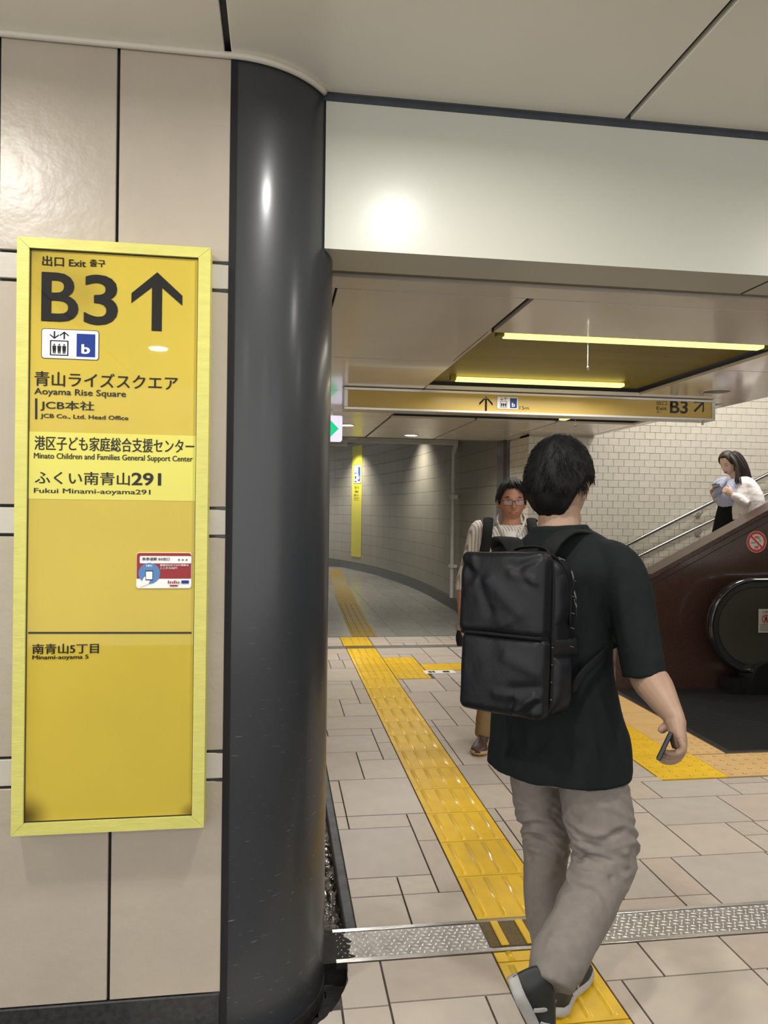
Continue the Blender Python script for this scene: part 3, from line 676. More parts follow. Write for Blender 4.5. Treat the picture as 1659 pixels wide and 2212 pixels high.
a = N(.235, .42); npoly('round_field', arc_pts(a[0], a[1], (NX1 - NX0) * .195), M['cyan'], 3)
npoly('device', [N(.165, .22), N(.30, .22), N(.30, .50), N(.165, .50)], M['black'], 4); npoly('device_screen', [N(.175, .25), N(.29, .25), N(.29, .47), N(.175, .47)], M['white'], 5)
npoly('hand_shape', [N(.07, .03), N(.22, .12), N(.26, .26), N(.17, .22), N(.16, .34), N(.13, .28), N(.09, .16)], M['white'], 4)
lz = lambda s, u0, u1, v0, v1, m, bold=0.0: lettering('lettering', s, N(u0, 0)[0], N(u1, 0)[0], N(0, v0)[1], N(0, v1)[1], YN - .0018, m, nt_, bold)
lz('表参道駅 B3出口', .10, .60, .78, .87, M['black'], .01); lz('NFC', .18, .29, .60, .66, M['white'], .02)
lz('駅周辺のおでかけ情報は', .43, .95, .62, .68, M['white'], .006); lz('ここからGET!', .43, .74, .54, .60, M['white'], .006)
npoly('logo_mark', [N(.82, .13), N(.955, .13), N(.955, .22), N(.82, .22)], M['blue'], 4); npoly('logo_mark', [N(.61, .05), N(.755, .05), N(.755, .09), N(.61, .09)], M['red'], 4)
for u in (.76, .83, .90): npoly('ring_mark', arc_pts(*N(u + .01, .80), .0028, n=12), M['greyslot'], 4)
lz('Info', .575, .79, .13, .22, M['red'], .02)

# ================================================================== HANGING SIGN
M['sign_o'] = mat('hanging_sign_yellow', (0.60, 0.43, 0.12), 0.25, var=0.08, vscale=1.5, spec=.3)
M['alu'] = mat('brushed_aluminium', (0.60, 0.57, 0.52), 0.3, metal=0.6, var=0.1, vscale=5)
M['alu_lit'] = mat('aluminium_lit_lower_rail', (0.78, 0.76, 0.72), 0.25, metal=0.4)  # paler copy of the aluminium: light on the lower rail put into the colour
HY = 4.88; HX0, HX1, HZ0, HZ1 = 0.416, 3.042, 2.100, 2.246
hs = thing('hanging_sign', 'long yellow exit B3 sign hung from the low ceiling above the walking man', 'sign', (1.7, HY, 2.17))
bbox_obj('box', HX0, HX1, HY, HY + .13, HZ0, HZ1, M['alu'], hs, bev=.002)
bbox_obj('frame_top', HX0, HX1, HY - .012, HY, HZ1 - .018, HZ1, M['alu'], hs, bev=.002)
bbox_obj('frame_bottom', HX0, HX1, HY - .014, HY, HZ0, HZ0 + .017, M['alu_lit'], hs, bev=.003)
for a in (HX0, HX1 - .028): bbox_obj('frame_end', a, a + .028, HY - .012, HY, HZ0 + .017, HZ1 - .018, M['alu'], hs, bev=.002)
bbox_obj('face_panel', HX0 + .028, HX1 - .028, HY - .006, HY, HZ0 + .017, HZ1 - .018, M['sign_o'], hs)
for x, y in ((2.93, HY + .0), (3.02, HY + .11)): bm = bmesh.new(); cyl(bm, (x, y, HZ0 - .008), .009, .018, seg=12); obj('bolt', bm, M['rim'], hs)
def HP(px, py): p = on_y(px, py, HY - .006); return p.x, p.z
def C4(x, y): return HP(1000 + x / 6.636, 820 + y / 6.636)
def C5(x, y): return HP(1380 + x / 8.295, 830 + y / 8.295)
def arrow_poly(cx, cz, s, ang, w, m, par, Y, name='arrow', L=1.25):
    """arrow of half-width s pointing at ang degrees"""
    P = [(0, .62), (.62, .02), (.62, -.22), (w, .36), (w, .62 - L), (-w, .62 - L), (-w, .36), (-.62, -.22), (-.62, .02)]
    ca, sa = math.cos(R(ang - 90)), math.sin(R(ang - 90))
    bm = bmesh.new(); flat_poly(bm, [(cx + s * (x * ca - z * sa), cz + s * (x * sa + z * ca)) for x, z in P], Y, .0006); obj(name, bm, m, par)
c = C4(330, 330); arrow_poly(c[0], c[1] - .004, .075, 90, .09, M['print_k'], hs, HY - .0062, L=1.42)
a = C4(488, 232); c = C4(792, 430); elevator_icon(hs, a[0], c[0], c[1] + .0, a[1] - .002, HY - .0062)
def TH(body, x0, x1, yt, yb, conv, bold=0.0):
    a = conv(x0, yt); c = conv(x0, yb); d = conv(x1, yt); lettering('lettering', body, a[0], d[0], c[1], a[1], HY - .0066, M['print_k'], hs, bold)
TH('15m', 812, 945, 378, 430, C4); TH('B3', 560, 880, 290, 520, C5, .02); TH('出口', 318, 503, 292, 372, C5); TH('Exit', 318, 500, 398, 462, C5, .008); TH('출구', 320, 412, 482, 515, C5)
c = C5(1075, 395); arrow_poly(c[0] + .004, c[1], .078, 45, .10, M['print_k'], hs, HY - .0062, L=1.30)
# exit arrow box further on
M['signwhite'] = mat('lit_sign_white', (0.8, 0.78, 0.9), 0.4, emit=(0.80, 0.78, 1.0), estr=0.6)
M['signgreen'] = mat('lit_sign_green', (0.0, 0.5, 0.2), 0.4, emit=(0.02, 0.70, 0.30), estr=0.55)
ex = thing('exit_light', 'lit white sign box with a green arrow beside the dark column', 'sign', (0.25, 6.0, 2.10))
bm = bmesh.new(); bmx = [(x, 6.0, z) for x, z in round_rect(0.02, 0.503, 1.992, 2.196, .012)]; prism(bm, bmx, (0, .09, 0)); obj('lit_box', bm, M['signwhite'], ex)
bm = bmesh.new(); flat_poly(bm, [(0.405, 2.16), (0.405, 2.02), (0.475, 2.09)], 5.9995, .0006); flat_poly(bm, [(0.20, 2.115), (0.405, 2.115), (0.405, 2.065), (0.20, 2.065)], 5.9995, .0006); obj('arrow', bm, M['signgreen'], ex)
bm = bmesh.new(); box(bm, .15, .18, 6.03, 6.06, 2.196, ZL); obj('bracket', bm, M['rim'], ex); bbox_obj('bracket', .4, .43, 6.03, 6.06, 2.196, ZL, M['rim'], ex)
# pull cords / drip threads
for (x, y, z0, lab) in ((1.46, 3.40, 2.135, 'thin pull cord with a clear bead hanging from the golden recess'), (2.475, 6.0, 2.17, 'short pull cord with a clear bead behind the hanging sign')):
    t = thing('pull_cord', lab, 'cord', (x, y, 2.3)); bm = bmesh.new(); tube(bm, [(x, y, 2.289), (x, y, z0 + .012)], .0012, seg=6); obj('thread', bm, M['rim'], t)
    bm = bmesh.new(); bmesh.ops.create_icosphere(bm, subdivisions=1, radius=.009, matrix=Matrix.Translation((x, y, z0)) @ Matrix.Diagonal((1, 1, 1.5, 1))); obj('bead', bm, M['steel'], t)

# ================================================================== BRICK WALL BY THE STAIRS
M['brick'] = mat('cream_glazed_brick', (0.62, 0.59, 0.51), 0.32, var=0.06, vscale=9, bump=0.5, bscale=28, rnd=0.035, bdist=0.003)
M['mortar'] = mat('brick_mortar', (0.46, 0.43, 0.37), 0.9)
YB = 7.5; BX0 = 2.585
bm = bmesh.new(); box(bm, BX0 + .008, 9, YB + .008, YB + .3, -.1, 4.8); box(bm, BX0 + .008, BX0 + .3, YB + .01, 8.2, -.1, 2.7)
wb = obj('wall_brick', bm, M['mortar']); wb['kind'] = 'structure'
BL, BH, GP = 0.1175, 0.0742, 0.0028
def brick_mesh(ax):
    b = bmesh.new(); L2, H2 = (BL - GP) / 2, (BH - GP) / 2
    if ax == 'X': box(b, -L2, L2, 0, .009, -H2, H2, .0022)
    else: box(b, 0, .009, -L2, L2, -H2, H2, .0022)
    me = bpy.data.meshes.new('brick'); b.to_mesh(me); b.free(); me.materials.append(M['brick']); return me
MBX, MBY = brick_mesh('X'), brick_mesh('Y')
slots = []
for r_ in range(0, 60):
    z = 0.04 + r_ * BH
    if z > 3.35: break
    for k in range(0, 38):
        x = BX0 + (k + (0.5 if r_ % 2 else 0)) * BL + BL / 2
        if x > 5.75: continue
        if x > 3.35 and z > 3.2: continue
        if x < 3.3 and z > 2.24: continue
        if z < 0.62 + max(0, (x - 4.2)) * .5 - .3: continue
        if z < (0.75 if x > 4.0 else .0): continue
        slots.append((x, z, 0))
    if z < 2.24 and z > .0:
        for k in range(6):
            y = YB + (k + (0.5 if not r_ % 2 else 0)) * BL + BL / 2
            if y < 8.15: slots.append((y, z, 1))
seen = lambda s: (s[2] == 0 and s[1] < 1.45 + .172 * 7.5 + 2)
def vis(s):
    x, z, w = s
    if w: return 1 if z > 1.0 else 2
    # hidden behind the hanging sign, the man or the low ceiling
    up = 2.25 + (x - 3.3) * .33 if x > 3.3 else 2.25
    if z > up + .06: return 2
    if z < 1.0 + max(0, x - 3.9) * .0 and x < 3.4: return 2
    if 2.60 < x < 3.28 and 1.2 < z < 2.03: return 2
    return 0
order = sorted(slots, key=lambda s: (vis(s), abs(s[0] - 4.3) + abs(s[1] - 1.7) * .4 if s[2] == 0 else 9))
rb = random.Random(3)
for (x, z, w) in order[:300]:
    o = bpy.data.objects.new('brick', MBY if w else MBX); COL.objects.link(o); o.parent = wb
    o.location = (BX0 + rb.uniform(-.001, .001), x, z) if w else (x, YB + rb.uniform(-.0012, .0012), z)
bm = bmesh.new()
for (x, z, w) in order[300:]:
    j = rb.uniform(-.001, .001); L2, H2 = (BL - GP) / 2, (BH - GP) / 2
    if abs((x - (YB if w else BX0)) - BL) < .002: box(bm, *((BX0 + j, BX0 + .009, YB, YB + BL / 2 - GP / 2) if w else (BX0, BX0 + BL / 2 - GP / 2, YB + j, YB + .009)), z - H2, z + H2, .0022)
    if w: box(bm, BX0 + j, BX0 + .009, x - L2, x + L2, z - H2, z + H2, .0022)
    else: box(bm, x - L2, x + L2, YB + j, YB + .009, z - H2, z + H2, .0022)
o = obj('brick', bm, M['brick'], wb); o['kind'] = 'stuff'
bb = bbox_obj('trim_4', BX0 - .004, BX0 + .004, 8.12, 8.18, 0, ZL, M['steel']); bb['kind'] = 'structure'
M['granite_col'] = mat('grey_granite_pier', (0.075, 0.068, 0.064), 0.15, var=0.3, vscale=90, coat=0.3)
bb = bbox_obj('wall_pier', 2.52, 2.90, 8.18, 8.42, -.1, ZL + .2, M['granite_col'], bev=.004); bb['kind'] = 'structure'

# ---- handrails on the brick wall
hr = thing('handrail', 'upper stainless steel handrail rising along the cream brick wall', 'handrail', (4.3, 7.43, 1.4)); YR = 7.42
bm = bmesh.new(); tube(bm, smooth_path([(2.9, YR, .90), (3.2, YR, .90), (3.42, YR, .985), (3.7, YR, 1.122), (4.5, YR, 1.512), (5.3, YR, 1.90), (6.4, YR, 2.44), (8.6, YR, 3.5)], 4), .0195, seg=14); obj('rail', bm, M['rail'], hr, smooth=True)
hr2 = thing('handrail', 'lower stainless steel handrail rising along the cream brick wall', 'handrail', (4.3, 7.43, 1.2))
bm = bmesh.new(); tube(bm, smooth_path([(2.9, YR, .72), (3.2, YR, .72), (3.42, YR, .805), (3.7, YR, .94), (4.5, YR, 1.315), (5.3, YR, 1.685), (6.4, YR, 2.2), (8.6, YR, 3.24)], 4), .0165, seg=14); obj('rail', bm, M['rail'], hr2, smooth=True)
for t, (x, z) in ((hr, (4.50, 1.50)), (hr2, (4.50, 1.30)), (hr, (3.25, .91)), (hr2, (3.25, .73)), (hr, (5.9, 2.19)), (hr2, (5.9, 1.96))):
    bm = bmesh.new(); tube(bm, smooth_path([(x, YR, z - .01), (x, YR, z - .05), (x, YR + .04, z - .075), (x, YB, z - .075)], 4), .007, seg=8); cyl(bm, (x, YB - .006, z - .075), .03, .012, axis='Y', seg=18); obj('bracket', bm, M['alu'], t, smooth=False)

# ================================================================== CORRIDOR BEYOND
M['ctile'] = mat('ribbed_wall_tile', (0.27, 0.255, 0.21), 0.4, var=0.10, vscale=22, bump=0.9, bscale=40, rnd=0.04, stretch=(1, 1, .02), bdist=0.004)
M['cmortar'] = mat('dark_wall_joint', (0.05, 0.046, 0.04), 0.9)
path = smooth_path([(2.53, 8.42), (2.535, 9.5), (2.535, 11), (2.53, 12.3), (2.46, 13.6), (2.30, 15.0), (1.98, 16.8), (1.32, 18.8), (0.3, 20.6), (-1.2, 22.3), (-3.2, 23.6)], 40)
# walk the path in 0.30 m steps
pts = [Vector(p) for p in path]; acc = 0; samp = [pts[0]]
for i in range(1, len(pts)):
    seg = (pts[i] - pts[i - 1]).length
    while acc + seg >= 0.45:
        t = (0.45 - acc) / seg; q = pts[i - 1].lerp(pts[i], t); samp.append(q); pts[i - 1] = q; seg = (pts[i] - q).length; acc = 0
    acc += seg
wc = None
bm = bmesh.new(); vs = []
for p in samp: vs.append((bm.verts.new((p.x + .006, p.y + .004, -.1)), bm.verts.new((p.x + .006, p.y + .004, 3.2))))
for i in range(len(vs) - 1): bm.faces.new((vs[i][0], vs[i + 1][0], vs[i + 1][1], vs[i][1]))
r_ = bmesh.ops.extrude_face_region(bm, geom=bm.faces[:]); bmesh.ops.translate(bm, vec=(.2, .1, 0), verts=[v for v in r_['geom'] if isinstance(v, bmesh.types.BMVert)])
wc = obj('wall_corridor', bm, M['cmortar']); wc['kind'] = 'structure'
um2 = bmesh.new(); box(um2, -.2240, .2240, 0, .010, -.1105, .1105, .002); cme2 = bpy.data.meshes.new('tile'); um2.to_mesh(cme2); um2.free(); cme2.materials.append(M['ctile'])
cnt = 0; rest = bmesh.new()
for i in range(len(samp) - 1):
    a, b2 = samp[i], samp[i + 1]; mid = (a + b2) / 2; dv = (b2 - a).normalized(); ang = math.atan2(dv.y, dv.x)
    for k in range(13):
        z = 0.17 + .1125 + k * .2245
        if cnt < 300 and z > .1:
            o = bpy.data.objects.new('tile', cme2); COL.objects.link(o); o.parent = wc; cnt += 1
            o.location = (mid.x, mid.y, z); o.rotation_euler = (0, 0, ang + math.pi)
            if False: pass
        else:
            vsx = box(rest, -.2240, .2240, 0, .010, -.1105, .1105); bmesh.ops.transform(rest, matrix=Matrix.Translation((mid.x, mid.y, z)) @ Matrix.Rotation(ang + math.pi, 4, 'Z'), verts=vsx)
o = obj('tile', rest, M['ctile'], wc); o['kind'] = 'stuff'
bm = bmesh.new()
for i in range(len(samp) - 1):
    a, b2 = samp[i], samp[i + 1]; dv = (b2 - a).normalized(); nn = Vector((-dv.y, dv.x))
    if nn.x > 0: nn = -nn
    prism(bm, [(a.x + nn.x * .018, a.y + nn.y * .018, -.004), (b2.x + nn.x * .018, b2.y + nn.y * .018, -.004), (b2.x - nn.x * .01, b2.y - nn.y * .01, -.004), (a.x - nn.x * .01, a.y - nn.y * .01, -.004)], (0, 0, .17))
o = obj('baseboard_corridor', bm, mat('corridor_base', (0.10, 0.10, 0.095), .5, var=.2, vscale=20)); o['kind'] = 'structure'
# other side, ceiling and end
bm = bmesh.new(); lp = [(0.10, 8.35), (0.05, 10.5), (0.0, 12.5), (-.15, 14.2), (-.6, 16.0), (-1.6, 17.6), (-3.4, 18.8), (-6, 19.3)]
for i in range(len(lp) - 1): prism(bm, [(lp[i][0], lp[i][1], -.1), (lp[i + 1][0], lp[i + 1][1], -.1), (lp[i + 1][0] - .2, lp[i + 1][1] - .1, -.1), (lp[i][0] - .2, lp[i][1] - .1, -.1)], (0, 0, 3.3))
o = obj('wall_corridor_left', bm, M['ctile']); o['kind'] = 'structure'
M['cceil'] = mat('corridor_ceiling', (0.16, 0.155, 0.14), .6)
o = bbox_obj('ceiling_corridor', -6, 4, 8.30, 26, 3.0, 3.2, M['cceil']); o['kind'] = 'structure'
o = bbox_obj('wall_lintel', 0.1, 2.9, 8.30, 8.36, ZL - .004, 3.2, M['cceil']); o['kind'] = 'structure'
o = bbox_obj('wall_corridor_end', -6, 4, 25.9, 26, 0, 3.2, M['cceil']); o['kind'] = 'structure'
# shutter track : beam overhead and its side rail on the wall
sh = thing('shutter_frame', 'pale grey shutter frame across the mouth of the dim corridor', 'shutter frame', (1.8, 10.4, 2.4))
M['palegrey'] = mat('pale_grey_paint', (0.70, 0.70, 0.68), .5, var=.1, vscale=8)
bm = bmesh.new(); box(bm, .5, 2.53, 10.35, 10.45, 2.375, 2.455, .006); obj('overhead_beam', bm, M['palegrey'], sh)
bm = bmesh.new(); tube(bm, [(2.47, 10.4, 2.27), (2.47, 10.4, .19)], .028, seg=12); obj('side_rail', bm, M['palegrey'], sh, smooth=False)
bm = bmesh.new(); tube(bm, [(2.51, 10.4, 2.38), (2.47, 10.4, 2.26)], .035, seg=10); obj('elbow', bm, M['palegrey'], sh)
bm = bmesh.new(); box(bm, 2.43, 2.53, 10.34, 10.46, 1.60, 1.66); obj('clamp', bm, M['palegrey'], sh); bbox_obj('clamp', 2.43, 2.53, 10.34, 10.46, .62, .66, M['palegrey'], sh)
t = thing('ventilation_box', 'grey stepped housing hung under the corridor ceiling by the column', 'duct', (0.7, 9.8, 2.4))
bm = bmesh.new(); box(bm, .1, 1.02, 9.6, 9.9, 2.37, 2.43, .01); box(bm, .1, .90, 9.65, 9.9, 2.28, 2.37, .03); obj('housing', bm, M['palegrey'], t)
bm = bmesh.new(); box(bm, .1, .88, 9.62, 9.66, 2.255, 2.27); box(bm, .5, .52, 9.7, 9.72, 2.43, 3.0); obj('hanger', bm, M['palegrey'], t)
# yellow column banner on the corridor wall
i0 = min(range(len(samp)), key=lambda i: abs(on_y(769, 1110, samp[i].y).x - samp[i].x))
pa, pb = samp[i0], samp[i0 + 1]; dv = (pb - pa).normalized(); ang = math.atan2(dv.y, dv.x) + math.pi
ban = thing('wall_banner', 'narrow yellow direction strip on the corridor wall seen past the column', 'sign', (pa.x, pa.y, 1.6))
MB_ = Matrix.Translation((pa.x, pa.y, 0)) @ Matrix.Rotation(ang, 4, 'Z')
Yd = pa.y * math.cos(YAW) + pa.x * math.sin(YAW)
def zz(py): return EYE + (1111.5 - py) / F_PX * Yd - .004
hwid = 0.30
M['ban_y'] = mat('banner_yellow', (0.52, 0.48, 0.035), .5)
def bpiece(name, pts, m, lay, par=ban):
    bm = bmesh.new(); flat_poly(bm, pts, -0.012 - lay * .002, .002); bmesh.ops.transform(bm, matrix=MB_, verts=bm.verts); obj(name, bm, m, par)
bpiece('strip', [(-hwid, zz(1216)), (hwid, zz(1216)), (hwid, zz(976)), (-hwid, zz(976))], M['ban_y'], 0)
bpiece('icon_border', [(-.20, zz(1058)), (.25, zz(1058)), (.25, zz(1017.5)), (-.20, zz(1017.5))], M['black'], 1)
bpiece('icon_field', [(-.185, zz(1057)), (.235, zz(1057)), (.235, zz(1018.5)), (-.185, zz(1018.5))], M['white'], 2)
bpiece('icon_blue', [(.07, zz(1053)), (.20, zz(1053)), (.20, zz(1022)), (.07, zz(1022))], M['blue'], 3)
for (u0, u1, v0, v1) in ((-.14, -.01, 1034, 1036), (-.14, -.01, 1052, 1054.5), (-.12, -.03, 1041, 1047), (-.07, -.04, 1024, 1031)): bpiece('pictogram', [(u0, zz(v1)), (u1, zz(v1)), (u1, zz(v0)), (u0, zz(v0))], M['black'], 3)
for s_, v0, v1, u0, u1 in (('b', 1039, 1049, .10, .165), ('港区子ども', 1063, 1069, -.13, .13), ('家庭総合', 1072, 1077, -.11, .11), ('支援センター', 1080, 1085, -.16, .14), ('Minato Children', 1087, 1089.5, -.14, .14), ('Support Center', 1091.5, 1094, -.13, .13)):
    me = text_mesh(s_, .01)
    if len(me.vertices):
        xs = [v.co.x for v in me.vertices]; ys_ = [v.co.y for v in me.vertices]
        for v in me.vertices:
            v.co = MB_ @ Vector((u0 + (v.co.x - min(xs)) / (max(xs) - min(xs)) * (u1 - u0), -.0205, zz(v1) + (v.co.y - min(ys_)) / (max(ys_) - min(ys_)) * (zz(v0) - zz(v1)))) - ban.location
        link_mesh('lettering', me, M['white'] if s_ == 'b' else M['black'], ban)
for (x, y, p) in ((1.95, 12.8, CORR_POWER), (1.35, 17.1, CORR_POWER * 1.1), (-.4, 19.0, CORR_POWER * .6)):
    t = thing('corridor_downlight', 'small downlight in the dark corridor ceiling washing the wall', 'ceiling light', (x, y, 3.0), 'downlights of the corridor')
    bm = bmesh.new(); cyl(bm, (x, y, 2.997), .06, .01, seg=20); obj('lens', bm, M['lampglass'], t)
    l = bpy.data.lights.new('spot', 'SPOT'); l.energy = p * 6; l.color = (1, .93, .80); l.spot_size = R(128); l.spot_blend = .8; l.shadow_soft_size = .05
    o = bpy.data.objects.new('spot', l); o.location = (x, y, 2.97); COL.objects.link(o)
# ================================================================== STAIR PARAPET (dark granite)
M['granite'] = mat('dark_red_granite', (0.062, 0.032, 0.024), 0.2, var=0.35, vscale=150, coat=0.4, detail=8)
nt = M['granite'].node_tree; b = nt.nodes['Principled BSDF']; src = b.inputs['Base Color'].links[0].from_socket
tc = nd(nt, 'ShaderNodeTexCoord'); v = nd(nt, 'ShaderNodeTexVoronoi'); v.inputs['Scale'].default_value = 60; v.inputs['Randomness'].default_value = 1
mp = nd(nt, 'ShaderNodeMapping'); mp.inputs['Scale'].default_value = (0.6, 1, 1.6); r1 = nd(nt, 'ShaderNodeValToRGB')
r1.color_ramp.elements[0].color = (.55, .55, .55, 1); r1.color_ramp.elements[1].color = (0, 0, 0, 1); r1.color_ramp.elements[0].position = .0; r1.color_ramp.elements[1].position = .13
mx = nd(nt, 'ShaderNodeMixRGB'); mx.inputs['Color2'].default_value = (.24, .16, .12, 1)
nt.links.new(tc.outputs['Object'], mp.inputs[0]); nt.links.new(mp.outputs[0], v.inputs['Vector']); nt.links.new(v.outputs['Distance'], r1.inputs[0]); nt.links.new(r1.outputs[0], mx.inputs['Fac']); nt.links.new(src, mx.inputs['Color1']); nt.links.new(mx.outputs[0], b.inputs['Base Color'])
M['cap'] = mat('polished_brown_granite', (0.072, 0.038, 0.027), 0.25, var=0.45, vscale=60, spec=.35, detail=8)
YG, PX0, PX1 = 5.73, 2.735, 7.6
SL = 0.5215
def ztop(x): return 0.943 if x < 3.03 else 0.943 + SL * (x - 3.03)
par = thing('stair_parapet', 'dark red granite parapet with a polished sloping cap between stairs and escalator', 'parapet', (4.0, 5.8, 0))
def face_seg(x0, x1, nm='slab'):
    bm = bmesh.new(); prism(bm, [(x0, YG, -.01), (x1, YG, -.01), (x1, YG, ztop(x1) - .05)] + ([(3.03, YG, ztop(3.03) - .05)] if x0 < 3.03 < x1 else []) + [(x0, YG, ztop(x0) - .05)], (0, .16, 0)); obj(nm, bm, M['granite'], par)
face_seg(PX0 + .004, 2.90); face_seg(2.9025, 5.4); face_seg(5.403, PX1)
bm = bmesh.new()
prof = [(YG - .022, .0), (YG + .185, .0), (YG + .185, -.048), (YG - .010, -.048), (YG - .022, -.040)]
xs = [PX0 - .012, 3.03, PX1]; rings = []
for x in xs: rings.append([bm.verts.new((x, y, ztop(x) + dz + .002)) for y, dz in prof])
for i in range(2):
    for k in range(5): bm.faces.new((rings[i][k], rings[i + 1][k], rings[i + 1][(k + 1) % 5], rings[i][(k + 1) % 5]))
bm.faces.new(rings[0]); bm.faces.new(rings[-1][::-1])
bmesh.ops.bevel(bm, geom=[e for e in bm.edges], offset=.003, segments=2, affect='EDGES')
obj('cap', bm, M['cap'], par)
bm = bmesh.new(); prism(bm, [(2.90, YG - .0006, .85), (3.05, YG - .0006, .85), (PX1, YG - .0006, .85 + SL * (PX1 - 3.05)), (PX1, YG - .0006, .856 + SL * (PX1 - 3.05)), (3.05, YG - .0006, .856), (2.90, YG - .0006, .856)], (0, .001, 0)); obj('groove', bm, M['slot'], par)
# steps
st = thing('staircase', 'stone stairs rising behind the granite parapet', 'stairs', (4.5, 6.6, 0))
M['stone'] = mat('stair_stone', (0.36, 0.33, 0.28), .5, var=.15, vscale=12)
for k in range(15):
    x = 3.50 + k * .335; z = (k + 1) * .1665
    bbox_obj('step', x, x + .36, 5.895, 7.495, z - .20 if k else -.01, z, M['stone'], st, bev=.004)
# round no smoking sign
M['signred'] = mat('prohibition_red', (0.50, 0.02, 0.012), .4); M['offwhite'] = mat('sign_offwhite', (0.55, 0.52, 0.47), .4)
ns = thing('prohibition_sign', 'round red and white no smoking sign on the dark granite parapet', 'sign', (3.968, YG, 1.213))
SXc, SZc = 3.968, 1.213
def disc(name, r, m, lay, r_in=None):
    bm = bmesh.new()
    if r_in is None: flat_poly(bm, arc_pts(SXc, SZc, r, n=40), YG - .001 - .0006 * lay, .0008)
    else:
        o_, i_ = arc_pts(SXc, SZc, r, n=40), arc_pts(SXc, SZc, r_in, n=40); Y = YG - .001 - .0006 * lay
        A = [bm.verts.new((x, Y, z)) for x, z in o_]; B = [bm.verts.new((x, Y, z)) for x, z in i_]
        for k in range(40): bm.faces.new((A[k], A[(k + 1) % 40], B[(k + 1) % 40], B[k]))
    obj(name, bm, m, ns)
disc('plate', .090, M['offwhite'], 0); disc('red_ring', .086, M['signred'], 2, .066)
bm = bmesh.new(); c_, s_ = math.cos(R(-43)), math.sin(R(-43))
flat_poly(bm, [(SXc + a * c_ - b_ * s_, SZc + a * s_ + b_ * c_) for a, b_ in ((-.07, -.0075), (.07, -.0075), (.07, .0075), (-.07, .0075))], YG - .0026, .0006); obj('red_bar', bm, M['signred'], ns)
lettering('lettering', '禁煙', SXc - .018, SXc + .018, SZc + .028, SZc + .05, YG - .0022, M['signred'], ns, .02)
lettering('lettering', '禁煙', SXc - .018, SXc + .018, SZc - .058, SZc - .034, YG - .0022, M['signred'], ns, .02)
bm = bmesh.new(); flat_poly(bm, [(SXc - .055, SZc - .012), (SXc - .01, SZc - .012), (SXc - .01, SZc - .003), (SXc - .055, SZc - .003)], YG - .002, .0005)
tube(bm, smooth_path([(SXc + .03, YG - .003, SZc + .045), (SXc + .022, YG - .003, SZc + .028), (SXc + .038, YG - .003, SZc + .012), (SXc + .03, YG - .003, SZc - .004)], 5), .0025, seg=6)
obj('pictogram', bm, M['greyslot'], ns)

# ================================================================== ESCALATOR
M['rubber'] = mat('black_handrail_rubber', (0.014, 0.014, 0.015), .16, coat=.5)
M['espanel'] = mat('brown_grey_balustrade', (0.055, 0.052, 0.042), .22, var=.08, vscale=3, coat=.3)
M['estrim'] = mat('dark_escalator_metal', (0.10, 0.095, 0.085), .28, metal=.7)
M['ribplate'] = mat('ribbed_landing_plate', (0.036, 0.035, 0.035), .36, metal=.3)
es = thing('escalator', 'black escalator with a rounded newel against the dark granite parapet', 'escalator', (4.5, 5.0, 0))
lp_ = bbox_obj('landing_plate', 2.73, 5.2, 4.175, 5.70, -.02, .002, M['ribplate'], es)
bm = bmesh.new()                                   # diagonal ribs cut into the plate
import itertools
k = 0
y = 4.185
while y < 5.69:
    prism(bm, [(2.745, y, .002), (5.1, y, .002), (5.1, y + .0045, .002), (2.745, y + .0045, .002)], (0, 0, .0028)); y += .0125
rb_ = obj('rib', bm, M['ribplate'], lp_); rb_['kind'] = 'stuff'
bbox_obj('edge_strip', 2.695, 2.728, 4.142, 5.72, -.02, .0035, M['steel'], es); bbox_obj('edge_strip', 2.728, 5.2, 4.142, 4.173, -.02, .0035, M['steel'], es)
